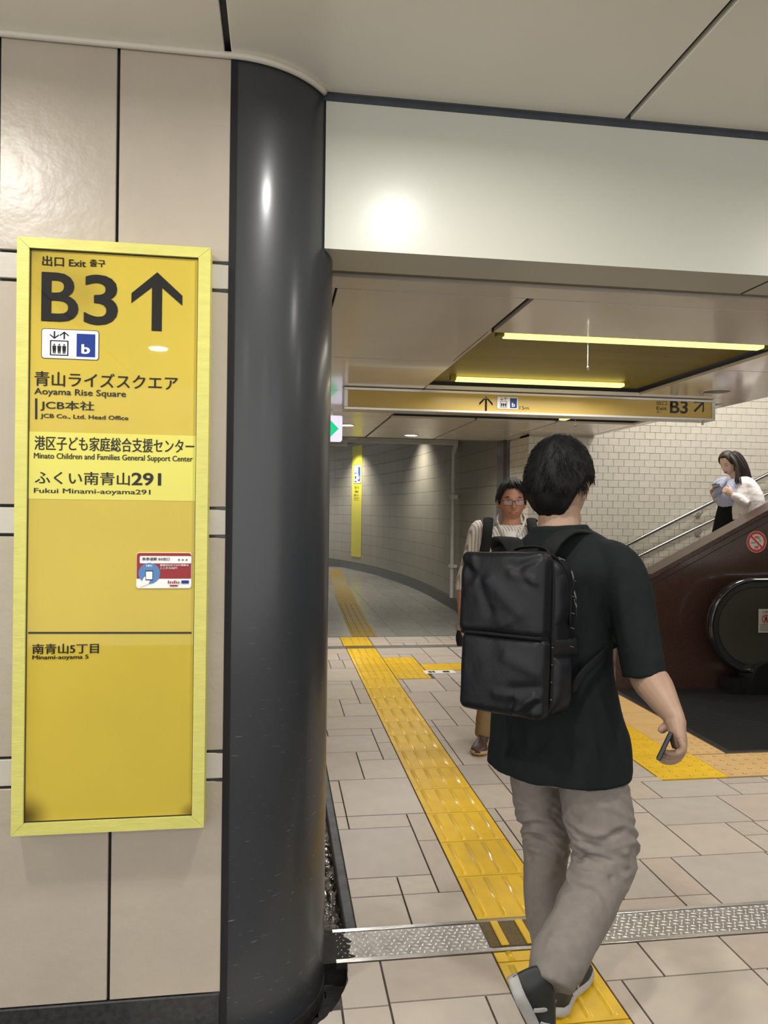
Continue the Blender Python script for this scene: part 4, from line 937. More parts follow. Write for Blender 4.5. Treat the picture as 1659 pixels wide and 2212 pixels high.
def balustrade(Yc, near):
    xc, zc_, rad = 3.80, .545, .385
    RAIL = []
    for a in range(-84, 95, 6): RAIL.append((xc - (rad - .02) * math.cos(R(a)), Yc, zc_ + (rad - .02) * math.sin(R(a))))
    bottom = [(xc + .10, Yc, zc_ - rad + .03)]
    top = [(4.15, Yc, zc_ + rad - .012), (4.6, Yc, zc_ + rad + .02), (4.95, Yc, zc_ + rad + .12), (5.4, Yc, zc_ + rad + .36), (7.4, Yc, zc_ + rad + 1.51)]
    pth = smooth_path(bottom + RAIL[1:-1:3] + [(3.9, Yc, zc_ + rad - .018)] + top, 5)
    bm = bmesh.new(); tube(bm, pth, .022, seg=12, ry=.040, up=None); obj('handrail', bm, M['rubber'], es, smooth=True)
    # inner metal frame, inset
    def loop(r): 
        P = [(xc + .25, zc_ - r)] + [(xc - r * math.cos(R(a)), zc_ + r * math.sin(R(a))) for a in range(-90, 91, 6)]
        return P
    def panel(r, th, m, name, lay):
        P = loop(r); dz = r - rad
        P += [(4.6, zc_ + rad + .02 + dz), (4.95, zc_ + rad + .12 + dz), (5.4, zc_ + rad + .36 + dz), (7.4, zc_ + rad + 1.51 + dz), (7.4, 1.3), (5.2, .05), (4.3, .05), (xc + .25, .05)]
        bm = bmesh.new(); prism(bm, [(x, Yc - th, z) for x, z in P], (0, 2 * th, 0)); obj(name, bm, m, es)
    panel(.352, .026, M['estrim'], 'rail_frame', 0); panel(.322, .028, M['estrim'], 'inner_frame', 1); panel(.305, .030, M['espanel'], 'side_panel', 2)
    bm = bmesh.new()
    P = [(x, zc_ + (z - zc_)) for x, z in loop(.311)[1:]]; tube(bm, [(x, Yc - .0305, z) for x, z in P + [(4.55, zc_ + .311 + .02)]], .003, seg=6); obj('groove', bm, M['slot'], es)
    bm = bmesh.new(); prism(bm, [(3.74, Yc - .10, -.01)] + [(3.90 + .14 * math.cos(R(a)), Yc - .10, .17 + .09 * math.sin(R(a))) for a in range(180, 80, -12)] + [(4.45, Yc - .10, .26), (4.45, Yc - .10, -.01)], (0, .2, 0))
    bmesh.ops.bevel(bm, geom=bm.edges[:], offset=.008, segments=2, affect='EDGES'); obj('inlet_cap', bm, M['rubber'], es)
    bbox_obj('skirt', 3.60, 7.6, Yc - .06, Yc + .12, -.01, .13, M['rubber'], es)
balustrade(5.53, False); balustrade(4.33, True)
for k in range(9):
    x = 4.62 + k * .40; z = max(0, (k - 1)) * .20
    bbox_obj('step', x, x + .40, 4.45, 5.42, z - .25, z + .004 + .0, M['ribplate'], es)
# warning sticker on the balustrade
wn = thing('warning_sticker', 'white warning sticker with a red prohibition ring on the escalator side', 'sticker', (3.93, 5.5, .585)); YK = 5.4975
def wp(name, pts, m, lay): bm = bmesh.new(); flat_poly(bm, pts, YK - .0005 * lay, .0005); obj(name, bm, m, wn)
wp('paper', [(3.835, .492), (4.035, .492), (4.035, .682), (3.835, .682)], M['offwhite'], 0)
bm = bmesh.new(); tube(bm, [(3.897 + .030 * math.cos(R(a)), YK - .001, .603 + .034 * math.sin(R(a))) for a in range(0, 360, 15)], .0035, seg=6, closed=True); tube(bm, [(3.877, YK - .001, .627), (3.917, YK - .001, .579)], .003, seg=6); obj('red_ring', bm, M['signred'], wn)
bm = bmesh.new(); YQ = YK - .0012
flat_poly(bm, arc_pts(3.903, .626, .0055, n=10), YQ); flat_poly(bm, [(3.894, .618), (3.908, .618), (3.911, .60), (3.916, .58), (3.909, .58), (3.901, .594), (3.889, .578), (3.881, .58), (3.893, .598)], YQ); obj('pictogram', bm, M['black'], wn)
lettering('lettering', '⚠危険', 3.865, 3.935, .650, .668, YQ, M['black'], wn, .01)
for z, x1 in ((.553, 4.02), (.541, 3.99), (.529, 4.02), (.517, 3.97), (.506, 4.0)): wp('text_line', [(3.848, z), (x1, z), (x1, z + .0035), (3.848, z + .0035)], M['black'], 1)
# ================================================================== PEOPLE: tools
def sstep(a, b, x):
    t = max(0.0, min(1.0, (x - a) / (b - a))); return t * t * (3 - 2 * t)
def chain(bm, rows, up, sub=5, seg=18, caps=True):
    """rows: (point, ra, rb): ra is the half width along `up`, rb across it"""
    P = smooth_path([Vector((*p, ra, rb)) for p, ra, rb in rows], sub)
    tube(bm, [Vector(p[:3]) for p in P], [max(p[3], .002) for p in P], seg=seg, ry=[max(p[4], .002) for p in P], up=up, caps=caps)
def ball(bm, c, r, sc3=(1, 1, 1), rot=None, sub=2):
    Mx = Matrix.Translation(Vector(c)) @ (rot.to_4x4() if rot is not None else Matrix.Identity(4)) @ Matrix.Diagonal((sc3[0] * r, sc3[1] * r, sc3[2] * r, 1))
    bmesh.ops.create_icosphere(bm, subdivisions=sub, radius=1, matrix=Mx)
def solid(name, bm, voxel, m, parent, smooth=6, disp=None, factor=.5):
    off = parent.location.copy(); p = parent.parent
    while p is not None: off += p.location; p = p.parent
    bmesh.ops.recalc_face_normals(bm, faces=bm.faces)
    me = bpy.data.meshes.new(name); bm.to_mesh(me); bm.free()
    o = bpy.data.objects.new(name, me); COL.objects.link(o)
    a = o.modifiers.new('r', 'REMESH'); a.mode = 'VOXEL'; a.voxel_size = voxel
    if smooth: s = o.modifiers.new('s', 'SMOOTH'); s.iterations = smooth; s.factor = factor
    dg = bpy.context.evaluated_depsgraph_get(); dg.update()
    ne = bpy.data.meshes.new_from_object(o.evaluated_get(dg)); bpy.data.objects.remove(o); bpy.data.meshes.remove(me)
    if disp:
        nrm = [v.normal.copy() for v in ne.vertices]
        for v, n in zip(ne.vertices, nrm):
            v.co = v.co + disp(v.co, n)
    for v in ne.vertices: v.co -= off
    for p in ne.polygons: p.use_smooth = True
    ne.materials.clear(); ne.materials.append(m); ne.name = name
    o = bpy.data.objects.new(name, ne); COL.objects.link(o); o.parent = parent
    return o
def crease_disp(creases, amp=0.004, scale=(9, 9, 5), seed=0.0, folds=()):
    """creases: (p0, p1, depth, width); plus a soft wrinkle noise"""
    cs = [(Vector(a), Vector(b), d, w) for a, b, d, w in creases]
    def f(co, n):
        q = Vector((co.x * scale[0], co.y * scale[1], co.z * scale[2])) + Vector((seed, seed * 2, seed * 3))
        h = amp * (noise.noise(q) + .5 * noise.noise(q * 2.1)) 
        for zc_, zw, fa in folds:        # bunched folds round a height
            w_ = math.exp(-((co.z - zc_) / zw) ** 2)
            if w_ > .03:
                n_ = noise.noise(Vector((co.x * 7 + seed, co.y * 7, co.z * 24 + 3 * noise.noise(co * 6)))); h += fa * w_ * (1 - abs(n_) * 3.2)
        for a, b, d, w in cs:
            ab = b - a; t = max(0, min(1, (co - a).dot(ab) / ab.length_squared)); r = (co - a - ab * t).length
            if r < w * 3: h += d * math.exp(-(r / w) ** 2) * math.sin(math.pi * (0.1 + .8 * t))
        return n * h
    return f
def head_verts(bm, Mx, sc=1.0, fat=1.0, nu=56, nv=44):
    """skull with face; local +Y is the face, Z up, origin at ear level"""
    g = lambda x, s: math.exp(-(x / s) ** 2)
    rows = []
    for j in range(nv + 1):
        phi = math.pi * j / nv - math.pi / 2; row = []
        for i in range(nu):
            th = 2 * math.pi * i / nu
            x, y, z = math.cos(phi) * math.sin(th), math.cos(phi) * math.cos(th), math.sin(phi)
            X, Y, Z = x * .0745, y * .094, z * .118
            if z < 0:
                k = sstep(0, 1, -z)
                X *= (1 - .20 * k) * fat ** k; Y *= (1 - .05 * k) if y > 0 else (1 - .30 * k)
                if y > 0: Y += .010 * k
            if y > 0.2:
                fr = sstep(.2, .8, y)
                Y -= .008 * fr * g(z - .05, .5)                                   # flatter face
                Y += fr * (.024 * g(x, .13) * g(z + .30, .12) + .013 * g(x, .11) * sstep(-.34, -.20, z) * (1 - sstep(-.1, .22, z)))   # nose
                Y -= fr * (.007 * (g(x - .40, .17) + g(x + .40, .17)) * g(z - .0, .12))      # sockets
                Y += fr * (.005 * (g(x - .38, .25) + g(x + .38, .25)) * g(z - .20, .08))      # brow
                Y += fr * (.005 * g(x, .26) * g(z + .535, .035) + .005 * g(x, .24) * g(z + .62, .035) - .003 * g(x, .3) * g(z + .578, .016))
                Y += fr * .007 * g(x, .25) * g(z + .86, .12)
                Y += fr * .004 * (g(x - .55, .2) + g(x + .55, .2)) * g(z + .25, .2)
            row.append(bm.verts.new(Mx @ Vector((X * sc, Y * sc, Z * sc))))
            if j in (0, nv): break
        rows.append(row)
    for j in range(nv):
        A, B = rows[j], rows[j + 1]
        for i in range(nu):
            k = (i + 1) % nu
            if len(A) == 1: bm.faces.new((A[0], B[k], B[i]))
            elif len(B) == 1: bm.faces.new((A[i], A[k], B[0]))
            else: bm.faces.new((A[i], A[k], B[k], B[i]))
    for s in (-1, 1):   # ears
        c = Mx @ Vector((s * .0765 * sc, -.006 * sc, -.012 * sc)); r3 = Mx.to_3x3().normalized() @ Euler((0, s * R(12), s * R(-22))).to_matrix()
        ball(bm, c, 1, (.0085 * sc, .019 * sc, .032 * sc), r3)
        c = Mx @ Vector((s * .0745 * sc, .001 * sc, -.034 * sc)); ball(bm, c, 1, (.006 * sc, .011 * sc, .013 * sc), r3)
def hair_cap(bm, Mx, front, side, back, thick=.010, lump=.006, seed=0.0, sc=1.0, nu=72, nv=44, top=0.0, rag=.02, sx=1.0):
    """hair as a shell hugging the skull down to a hairline that depends on direction.
    front/side/back: local z (in units of head half height) of the hairline"""
    rows = []
    for j in range(nv + 1):
        row = []
        for i in range(nu):
            th = 2 * math.pi * i / nu; c = math.cos(th)
            w_f = sstep(.35, .85, c); w_b = sstep(-.35, -.85, c) if c < 0 else 0
            w_b = sstep(.2, .8, -c); hl = side * (1 - w_f) * (1 - w_b) + front * w_f + back * w_b
            hl += rag * noise.noise(Vector((math.sin(th) * 6, math.cos(th) * 6, seed)))
            phi0 = math.asin(max(-.98, min(.98, hl))); phi = math.pi / 2 + (phi0 - math.pi / 2) * j / nv
            x, y, z = math.cos(phi) * math.sin(th), math.cos(phi) * math.cos(th), math.sin(phi)
            k = sstep(0, 1, -z); X, Y, Z = x * .0745 * sx, y * .094, z * .118
            if z < 0: X *= 1 - .16 * k; Y *= (1 if y > 0 else 1 - .24 * k)
            d = Vector((x, y, z)); ed = sstep(0, .16, 1 - j / nv)
            t = thick * (.25 + .75 * ed) + lump * noise.noise(Vector((x * 3.2 + seed, y * 3.2, z * 2.2))) * ed + top * max(0, z) ** 2
            t += .0028 * noise.noise(Vector((math.atan2(x, y) * 16 + seed, z * 2.4, d.y * 2))) * ed + .0016 * noise.noise(Vector((x * 34, y * 34, z * 7))) * ed
            P = Vector((X, Y, Z)) + Vector((d.x, d.y, d.z * .9)) * t
            row.append(bm.verts.new(Mx @ (P * sc)))
            if j == 0: break
        rows.append(row)
    for j in range(nv):
        A, B = rows[j], rows[j + 1]
        for i in range(nu):
            k = (i + 1) % nu
            if len(A) == 1: bm.faces.new((A[0], B[i], B[k]))
            else: bm.faces.new((A[i], B[i], B[k], A[k]))
def strands(bm, Mx, n, length, r, seed, zmin=-.2, spread=1.0, sc=1.0, facing=None):
    """short locks lying on the hair, all pieces of the same head of hair"""
    q = random.Random(seed)
    for _ in range(n):
        th = q.uniform(0, 2 * math.pi); z = q.uniform(zmin, .98); cr = math.sqrt(1 - z * z)
        d = Vector((cr * math.sin(th), cr * math.cos(th), z))
        if d.y > .25 and z < .62 or (abs(d.x) > .7 and d.y > -.1 and z < .1): continue
        b0 = Vector((d.x * .0745, d.y * .094, d.z * .118)) + d * .007
        cw = Vector((.1, -.35, .95)); t = (d - cw * .96); t = (t - d * t.dot(d)).normalized(); t = (t + Vector((q.uniform(-.35, .35), q.uniform(-.35, .35), q.uniform(-.2, .2)))).normalized()
        pts = [];
        for k in range(4):
            p = b0 + t * length * k / 3 + d * (.003 * math.sin(k) * spread + .001 * k * spread) - d * (length * length * (k / 3) ** 2 * 4.0)
            pts.append(Mx @ (p * sc))
        tube(bm, pts, [r, r, r * .7, r * .15], seg=4)
def hand_on(bm, wrist, palm_end, side, nrm, s=1.0, curl=(.5, .9, .7), thumb=(.6, .6), right=True, spread=.0):
    """hand grown from the wrist: palm plus five separate bent fingers. side: towards the thumb, nrm: out of the palm (fingers curl that way)"""
    wrist, palm_end = Vector(wrist), Vector(palm_end); f = (palm_end - wrist).normalized(); side = (side - f * side.dot(f)).normalized()
    nrm = f.cross(side) if f.cross(side).dot(nrm) > 0 else -f.cross(side); L = (palm_end - wrist).length
    chain(bm, [(wrist - f * .012, .026 * s, .019 * s), (wrist + f * L * .25, .032 * s, .018 * s), (wrist + f * L * .65, .040 * s, .016 * s), (wrist + f * L * .98, .039 * s, .013 * s)], side)
    for k, (o, ln) in enumerate(((.030, .068), (.0105, .078), (-.0095, .072), (-.0285, .056))):
        p = wrist + f * L * .93 + side * o * s; d = f.copy(); pts = [p - f * .02 * s, p]; seg_l = [ln * .45 * s, ln * .32 * s, ln * .23 * s]
        for c, l in zip(curl, seg_l):
            ax = side.copy(); d = (Matrix.Rotation(c if f.cross(nrm).dot(ax) > 0 else -c, 3, ax) @ d).normalized(); d = (d + side * o * spread).normalized()
            p = p + d * l; pts.append(p.copy())
        chain(bm, [(pts[0], .0085 * s, .0085 * s), (pts[1], .0095 * s, .0092 * s), (pts[2], .0085 * s, .0082 * s), (pts[3], .0078 * s, .0074 * s), (pts[4], .006 * s, .0056 * s)], side, sub=3, seg=10)
        ball(bm, pts[4], .006 * s)
    p = wrist + f * L * .22 + side * .024 * s; d = (f * .75 + side * .75 + nrm * thumb[0]).normalized(); p1 = p + d * .034 * s; d = (f * .9 + side * .35 + nrm * thumb[1]).normalized(); p2 = p1 + d * .028 * s; p3 = p2 + (d + nrm * .2).normalized() * .022 * s
    chain(bm, [(p - d * .01, .013 * s, .012 * s), (p1, .0115 * s, .0105 * s), (p2, .0098 * s, .009 * s), (p3, .0065 * s, .006 * s)], side, sub=3, seg=10); ball(bm, p3, .0065 * s)
def shoe(par, heel, toe, up, L=.28, W=.098, mu=None, ms=None, ma=None, h=.075):
    """trainer: sole, upper, stripes, tongue. heel/toe are points at the sole"""
    heel, toe, up = Vector(heel), Vector(toe), Vector(up); X = (toe - heel).normalized(); Z = (up - X * up.dot(X)).normalized(); Y = Z.cross(X)
    Mx = Matrix.Translation(heel) @ Matrix((X, Y, Z)).transposed().to_4x4() @ Matrix.Diagonal((L / .28, W / .098, 1, 1))
    def hw(x):  # half width along the length
        t = x / .28
        return .098 / 2 * (.66 * sstep(-.02, .10, t) + .34 * sstep(.35, .72, t) - .10 * math.exp(-((t - .42) / .16) ** 2)) * (1 - sstep(.80, 1.03, t) ** 2 * .75)
    xs = [.001, .006, .018, .04, .07, .10, .13, .16, .19, .215, .24, .258, .270, .278]
    def rings(bm, f):
        R_ = [[bm.verts.new(Mx @ Vector(p)) for p in f(x)] for x in xs]; n = len(R_[0])
        for a, b in zip(R_, R_[1:]):
            for k in range(n): bm.faces.new((a[k], a[(k + 1) % n], b[(k + 1) % n], b[k]))
        bm.faces.new(R_[0]); bm.faces.new(R_[-1][::-1])
    def spring(x): return .010 * sstep(.20, .28, x) + .006 * (1 - sstep(0, .03, x))
    bm = bmesh.new()
    def sole(x):
        w = hw(x) + .003; z0 = spring(x); z1 = .030 - .006 * sstep(.05, .2, x) + spring(x) * .6
        return [(x, -w * .9, z0), (x, -w, z0 + .006), (x, -w * .97, z1), (x, w * .97, z1), (x, w, z0 + .006), (x, w * .9, z0)]
    rings(bm, sole); obj('sole', bm, ms, par, smooth=False)
    for p in par.children[-1].data.polygons: p.use_smooth = True
    bm = bmesh.new()
    def top(x): return .026 + h * (1 - .62 * sstep(.07, .20, x)) * (sstep(-.008, .012, x)) * (1 - .55 * sstep(.235, .282, x))
    def upper(x):
        w = hw(x) - .001; zt = top(x) ; out = []
        for k in range(13):
            a = math.pi * k / 12; c, s = math.cos(a), math.sin(a)
            out.append((x, w * math.copysign(abs(c) ** .7, c), .020 + (zt - .020) * abs(s) ** .8))
        return out
    rings(bm, upper); obj('upper', bm, mu, par, smooth=True)
    bm = bmesh.new()
    for s in (-1, 1):
        for x0 in (.085, .125):
            P = [Mx @ Vector((x0 + .030 * t, s * (hw(x0 + .03 * t) * (1.0 - .36 * t * t) + .0012), .030 + t * (top(x0 + .02) * .78 - .030))) for t in (0, .25, .5, .75, 1)]
            tube(bm, P, .006, seg=6, ry=.0016, up=X)
    obj('stripe', bm, ma, par)
    bm = bmesh.new()
    for k in range(5):
        x = .115 + k * .018; w = hw(x) * .5; z = top(x) * .985
        tube(bm, [Mx @ Vector((x, -w, z - .006)), Mx @ Vector((x + .004, 0, z + .002)), Mx @ Vector((x, w, z - .006))], .0022, seg=6)
    obj('laces', bm, ma, par); par.children[-1]['kind'] = 'stuff'
def cloth(name, col, **k):
    kw = dict(rough=.88, var=.14, vscale=40, bump=.5, bscale=900, bdist=.0006, sheen=.0, spec=.15); kw.update(k); return mat(name, col, **kw)
M['skin'] = mat('skin_tan', (0.37, 0.235, 0.162), .52, var=.12, vscale=22, bump=.25, bscale=260, bdist=.0006)
M['skin2'] = mat('skin_ruddy', (0.42, 0.20, 0.125), .45, var=.15, vscale=30)
M['skin3'] = mat('skin_fair', (0.68, 0.46, 0.36), .45, var=.08, vscale=30)
for k in ('skin', 'skin2', 'skin3'): M[k].node_tree.nodes['Principled BSDF'].inputs['Subsurface Weight'].default_value = .08; M[k].node_tree.nodes['Principled BSDF'].inputs['Subsurface Radius'].default_value = (.02, .008, .004)
M['hair'] = mat('black_hair', (0.0055, 0.005, 0.0055), .6, var=.4, vscale=60, stretch=(1, 1, .15), bump=.5, bscale=300, bdist=.001, spec=.22)
M['hair_brown'] = mat('dark_brown_hair', (0.030, 0.015, 0.012), .52, var=.5, vscale=60, stretch=(1, 1, .1), bump=.4, bscale=260, bdist=.001)
M['tee'] = cloth('dark_green_cotton', (0.0105, 0.0142, 0.0145))
M['chino'] = cloth('grey_beige_cotton', (0.215, 0.19, 0.172))
M['nylon'] = mat('black_coated_nylon', (0.0048, 0.0053, 0.0082), .46, var=.3, vscale=14, bump=.35, bscale=45, bdist=.003, spec=.3)
M['webbing'] = mat('black_webbing', (0.010, 0.010, 0.011), .7, bump=.6, bscale=500, spec=.15)
M['mesh_pad'] = mat('black_padding', (0.012, 0.013, 0.014), .8, bump=.5, bscale=700, spec=.15)
M['shoe_black'] = mat('shoe_black', (0.015, 0.018, 0.019), .55, var=.3, vscale=60)
M['shoe_white'] = mat('shoe_white', (0.36, 0.35, 0.335), .55, var=.12, vscale=30)
M['phone'] = mat('phone_black', (0.012, 0.013, 0.018), .22)

# ================================================================== MAN WALKING AWAY
RX, RY = 0.87, 2.15
TH = math.atan2(RX, RY)
Av, Dv, Uv = Vector((math.cos(TH), -math.sin(TH), 0)), Vector((math.sin(TH), math.cos(TH), 0)), Vector((0, 0, 1))
root = Vector((RX, RY, 0))
def V(px, py, d=0.0):
    q = ray(px, py); t = ((root - CAM).dot(Dv) + d) / q.dot(Dv); return CAM + q * t
PH = R(28)
FD = Dv * math.cos(PH) + Av * math.sin(PH); RD = Av * math.cos(PH) - Dv * math.sin(PH)      # facing, own right
PXM = 1607 / (root - CAM).xy.length                      # pixels per metre at the body
man = thing('person', 'man in dark green T-shirt and grey trousers walking away, phone in hand', 'person', (RX, RY, 0))
def axis_pt(px, z, d=0.0):
    q = ray(px, 1110); t = ((root - CAM).dot(Dv) + d) / q.dot(Dv); p = CAM + q * t; p.z = z; return p
def hp(n, k=.62): return n / PXM / math.sqrt(math.cos(PH) ** 2 + (k * math.sin(PH)) ** 2)
# --- head
HYAW = TH + R(24)
fh = Vector((math.sin(HYAW), math.cos(HYAW), 0))
hc = axis_pt(1207, 1.532, .02)
MH = Matrix.Translation(hc) @ Matrix.Rotation(-HYAW, 4, 'Z') @ Matrix.Rotation(R(-4), 4, 'X')
bm = bmesh.new(); head_verts(bm, MH, 1.09, fat=1.12)
neck0 = axis_pt(1210, 1.36, .0)
chain(bm, [(axis_pt(1212, 1.33, .0), .085, .075), (neck0, .070, .066), (axis_pt(1208, 1.42, .01), .064, .064), (axis_pt(1207, 1.50, .015), .062, .066)], RD)
# torso of the body
chain(bm, [(axis_pt(1215, .78), .15, .10), (axis_pt(1212, .90), .14, .10), (axis_pt(1210, 1.10), .155, .11), (axis_pt(1211, 1.24), .17, .105), (axis_pt(1212, 1.33), .13, .08), (axis_pt(1212, 1.36), .08, .07)], RD)
shR = V(1338, 1232, -.09); elR = V(1396, 1452, -.13); wrR = V(1459, 1553, -.27)
chain(bm, [(V(1300, 1215, -.05), .05, .05), (shR, .062, .058), (shR.lerp(elR, .5), .054, .052), (elR, .050, .052), (elR.lerp(wrR, .35), .047, .050), (elR.lerp(wrR, .75), .033, .040), (wrR, .024, .031), (V(1461, 1566, -.283), .022, .031)], Av)
shL = V(1085, 1222, .13); elL = V(1052, 1440, .24); wrL = V(1075, 1500, .46)
chain(bm, [(V(1130, 1212, .08), .05, .05), (shL, .058, .056), (shL.lerp(elL, .5), .050, .050), (elL, .043, .043), (elL.lerp(wrL, .5), .040, .038), (wrL, .025, .030)], Av)
hand_on(bm, wrL, wrL + (wrL - elL).normalized() * .085, Uv, RD, 1.0, (.5, .8, .6))
# right hand round the phone: palm, four bent fingers, thumb on the inner side
chain(bm, [(V(1460, 1558, -.278), .026, .031), (V(1463, 1580, -.29), .022, .036), (V(1466, 1600, -.30), .021, .040), (V(1468, 1617, -.305), .018, .040)], Av, sub=4, seg=14)
for k, (dd, ox, oy, ln) in enumerate(((-.352, 1, -9, .86), (-.329, 1, -3, 1.0), (-.306, -1, 3, 1.04), (-.284, -4, 8, 1.0))):
    P = [(1467, 1596), (1474, 1614), (1471, 1629), (1454, 1637), (1438, 1636), (1430, 1632)]
    P = [(P[0][0], P[0][1])] + [(1474 + (x - 1474) * ln + ox, y + oy * min(1, q * .5 + .3)) for q, (x, y) in enumerate(P[1:])]
    r_ = [.0085, .0102, .0100, .0094, .0084, .0062]
    chain(bm, [(V(x, y, dd), r, r) for (x, y), r in zip(P, r_)], Dv, sub=3, seg=10); ball(bm, V(*P[-1], dd), .0062)
chain(bm, [(V(1456, 1562, -.262), .014, .013), (V(1445, 1567, -.252), .0135, .013), (V(1436, 1571, -.247), .0125, .0115), (V(1429, 1577, -.246), .0118, .0108), (V(1425, 1582, -.246), .0075, .007)], Dv, sub=3, seg=10)
# legs of the body
hipL, knL, anL = V(1158, 1668, .08), V(1182, 1832, .06), V(1198, 2080, -.085)
hipR, knR, anR = V(1288, 1668, -.07), V(1306, 1842, -.08), V(1170, 2105, -.36)
for h_, k_, a_ in ((hipL, knL, anL), (hipR, knR, anR)):
    chain(bm, [(h_ + Uv * .12, .07, .07), (h_, .074, .074), (h_.lerp(k_, .5), .06, .06), (k_, .048, .048), (k_.lerp(a_, .3), .048, .048), (k_.lerp(a_, .75), .034, .034), (a_, .030, .032)], Av)
body = solid('body', bm, .0036, M['skin'], man, smooth=2)
# --- hair
bm = bmesh.new(); hair_cap(bm, MH, .60, -.10, -.84, thick=.0175, lump=.006, seed=2.2, sc=1.10, top=.008, rag=.04)
for s in (-1, 1): ball(bm, MH @ Vector((s * .075, .02, .0)), 1, (.006, .012, .022))
strands(bm, MH, 2600, .024, .0010, 4, zmin=-.15, sc=1.12, spread=1.9)
for k, (a_, b_) in enumerate(((1.2, .25), (1.6, .2), (-.9, .3), (2.4, .15))):       # a few stray locks on the crown
    P = [MH @ (Vector((.012 * math.sin(a_ * k + t) + (-.02 + .012 * k), -.01 + .01 * t, .130 + .010 * math.sin(t * 1.6))) * 1.09) for t in (0, .6, 1.2, 1.9)]
    tube(bm, P, [.0013, .0012, .001, .0004], seg=5)
obj('hair', bm, M['hair'], man, smooth=True)
# --- T-shirt
def ring(px, z, n, k=.62, d=0.0): w = hp(n, k); return (axis_pt(px, z, d), w, w * k)
bm = bmesh.new()
chain(bm, [ring(1214, .678, 150, .86), ring(1213, .74, 147, .84), ring(1207, .81, 139, .72), ring(1204, .89, 128, .74), ring(1203, .98, 118, .76), ring(1206, 1.10, 116, .76), ring(1208, 1.20, 124, .70), ring(1210, 1.27, 142, .60), ring(1212, 1.315, 140, .52), ring(1212, 1.350, 105, .58), ring(1210, 1.385, 66, .85), ring(1209, 1.406, 57, 1.0)], RD, sub=6, seg=40)
cuff = V(1392, 1459, -.135)
chain(bm, [(V(1285, 1208, -.04), .055, .06), (V(1330, 1219, -.085), .068, .072), (V(1352, 1262, -.10), .066, .075), (V(1368, 1330, -.11), .063, .076), (V(1382, 1400, -.125), .060, .076), (cuff, .058, .074)], Av, sub=6, seg=28)
cuffL = V(1060, 1420, .22)
chain(bm, [(V(1140, 1208, .06), .055, .06), (V(1095, 1217, .11), .066, .07), (V(1078, 1300, .16), .062, .07), (cuffL, .058, .068)], Av, sub=6, seg=24)
cr = []
for (x0, y0, d0, x1, y1, d1, dep, w) in ((1299, 1330, -.17, 1322, 1425, -.16, -.018, .010), (1330, 1300, -.19, 1299, 1360, -.17, -.010, .012), (1300, 1370, -.17, 1352, 1310, -.2, .006, .014),
     (1303, 1409, -.15, 1232, 1485, -.17, -.012, .016), (1325, 1430, -.12, 1262, 1495, -.17, .008, .016), (1290, 1480, -.15, 1330, 1640, -.12, .009, .018), (1262, 1500, -.17, 1290, 1680, -.17, .008, .016), (1240, 1560, -.18, 1250, 1690, -.18, -.008, .016),
     (1310, 1500, -.13, 1350, 1660, -.10, -.007, .014), (1120, 1560, -.14, 1180, 1660, -.16, .008, .02), (1180, 1570, -.17, 1150, 1640, -.15, -.007, .018), (1340, 1230, -.17, 1350, 1400, -.19, .006, .02), (1382, 1330, -.17, 1412, 1440, -.18, .007, .012), (1400, 1360, -.18, 1395, 1460, -.2, -.006, .012),
     (1250, 1200, -.15, 1290, 1330, -.18, -.004, .03), (1085, 1580, -.1, 1095, 1640, -.1, -.006, .015), (1345, 1250, -.18, 1300, 1310, -.18, -.006, .015)):
    cr.append((V(x0, y0, d0), V(x1, y1, d1), dep, w))
tee = solid('t_shirt', bm, .0052, M['tee'], man, smooth=5, disp=crease_disp([(a, b, d * 1.6, w) for a, b, d, w in cr], .009, (8, 8, 4.0), 1.3))
# --- trousers
bm = bmesh.new()
pel = ring(1216, .80, 112, .74); chain(bm, [pel, ring(1216, .74, 116, .74), ring(1217, .66, 118, .74)], RD, seg=32)
chain(bm, [(V(1165, 1635, .07), .085, .10), (V(1160, 1690, .075), .084, .095), (V(1168, 1745, .07), .076, .088), (V(1182, 1805, .065), .070, .082), (V(1177, 1870, .05), .066, .080), (V(1178, 1940, .01), .065, .078), (V(1186, 2010, -.04), .062, .074), (V(1195, 2062, -.07), .060, .072), (V(1200, 2094, -.085), .062, .074)], Av, sub=6, seg=26)
chain(bm, [(V(1272, 1640, -.06), .088, .095), (V(1281, 1700, -.065), .099, .100), (V(1294, 1770, -.075), .099, .10), (V(1305, 1830, -.08), .091, .096), (V(1298, 1880, -.11), .082, .088), (V(1272, 1945, -.19), .076, .08), (V(1243, 2005, -.26), .074, .078), (V(1212, 2062, -.32), .074, .078), (V(1196, 2100, -.35), .066, .074), (V(1190, 2128, -.37), .056, .068)], Av, sub=6, seg=28)
cr = []
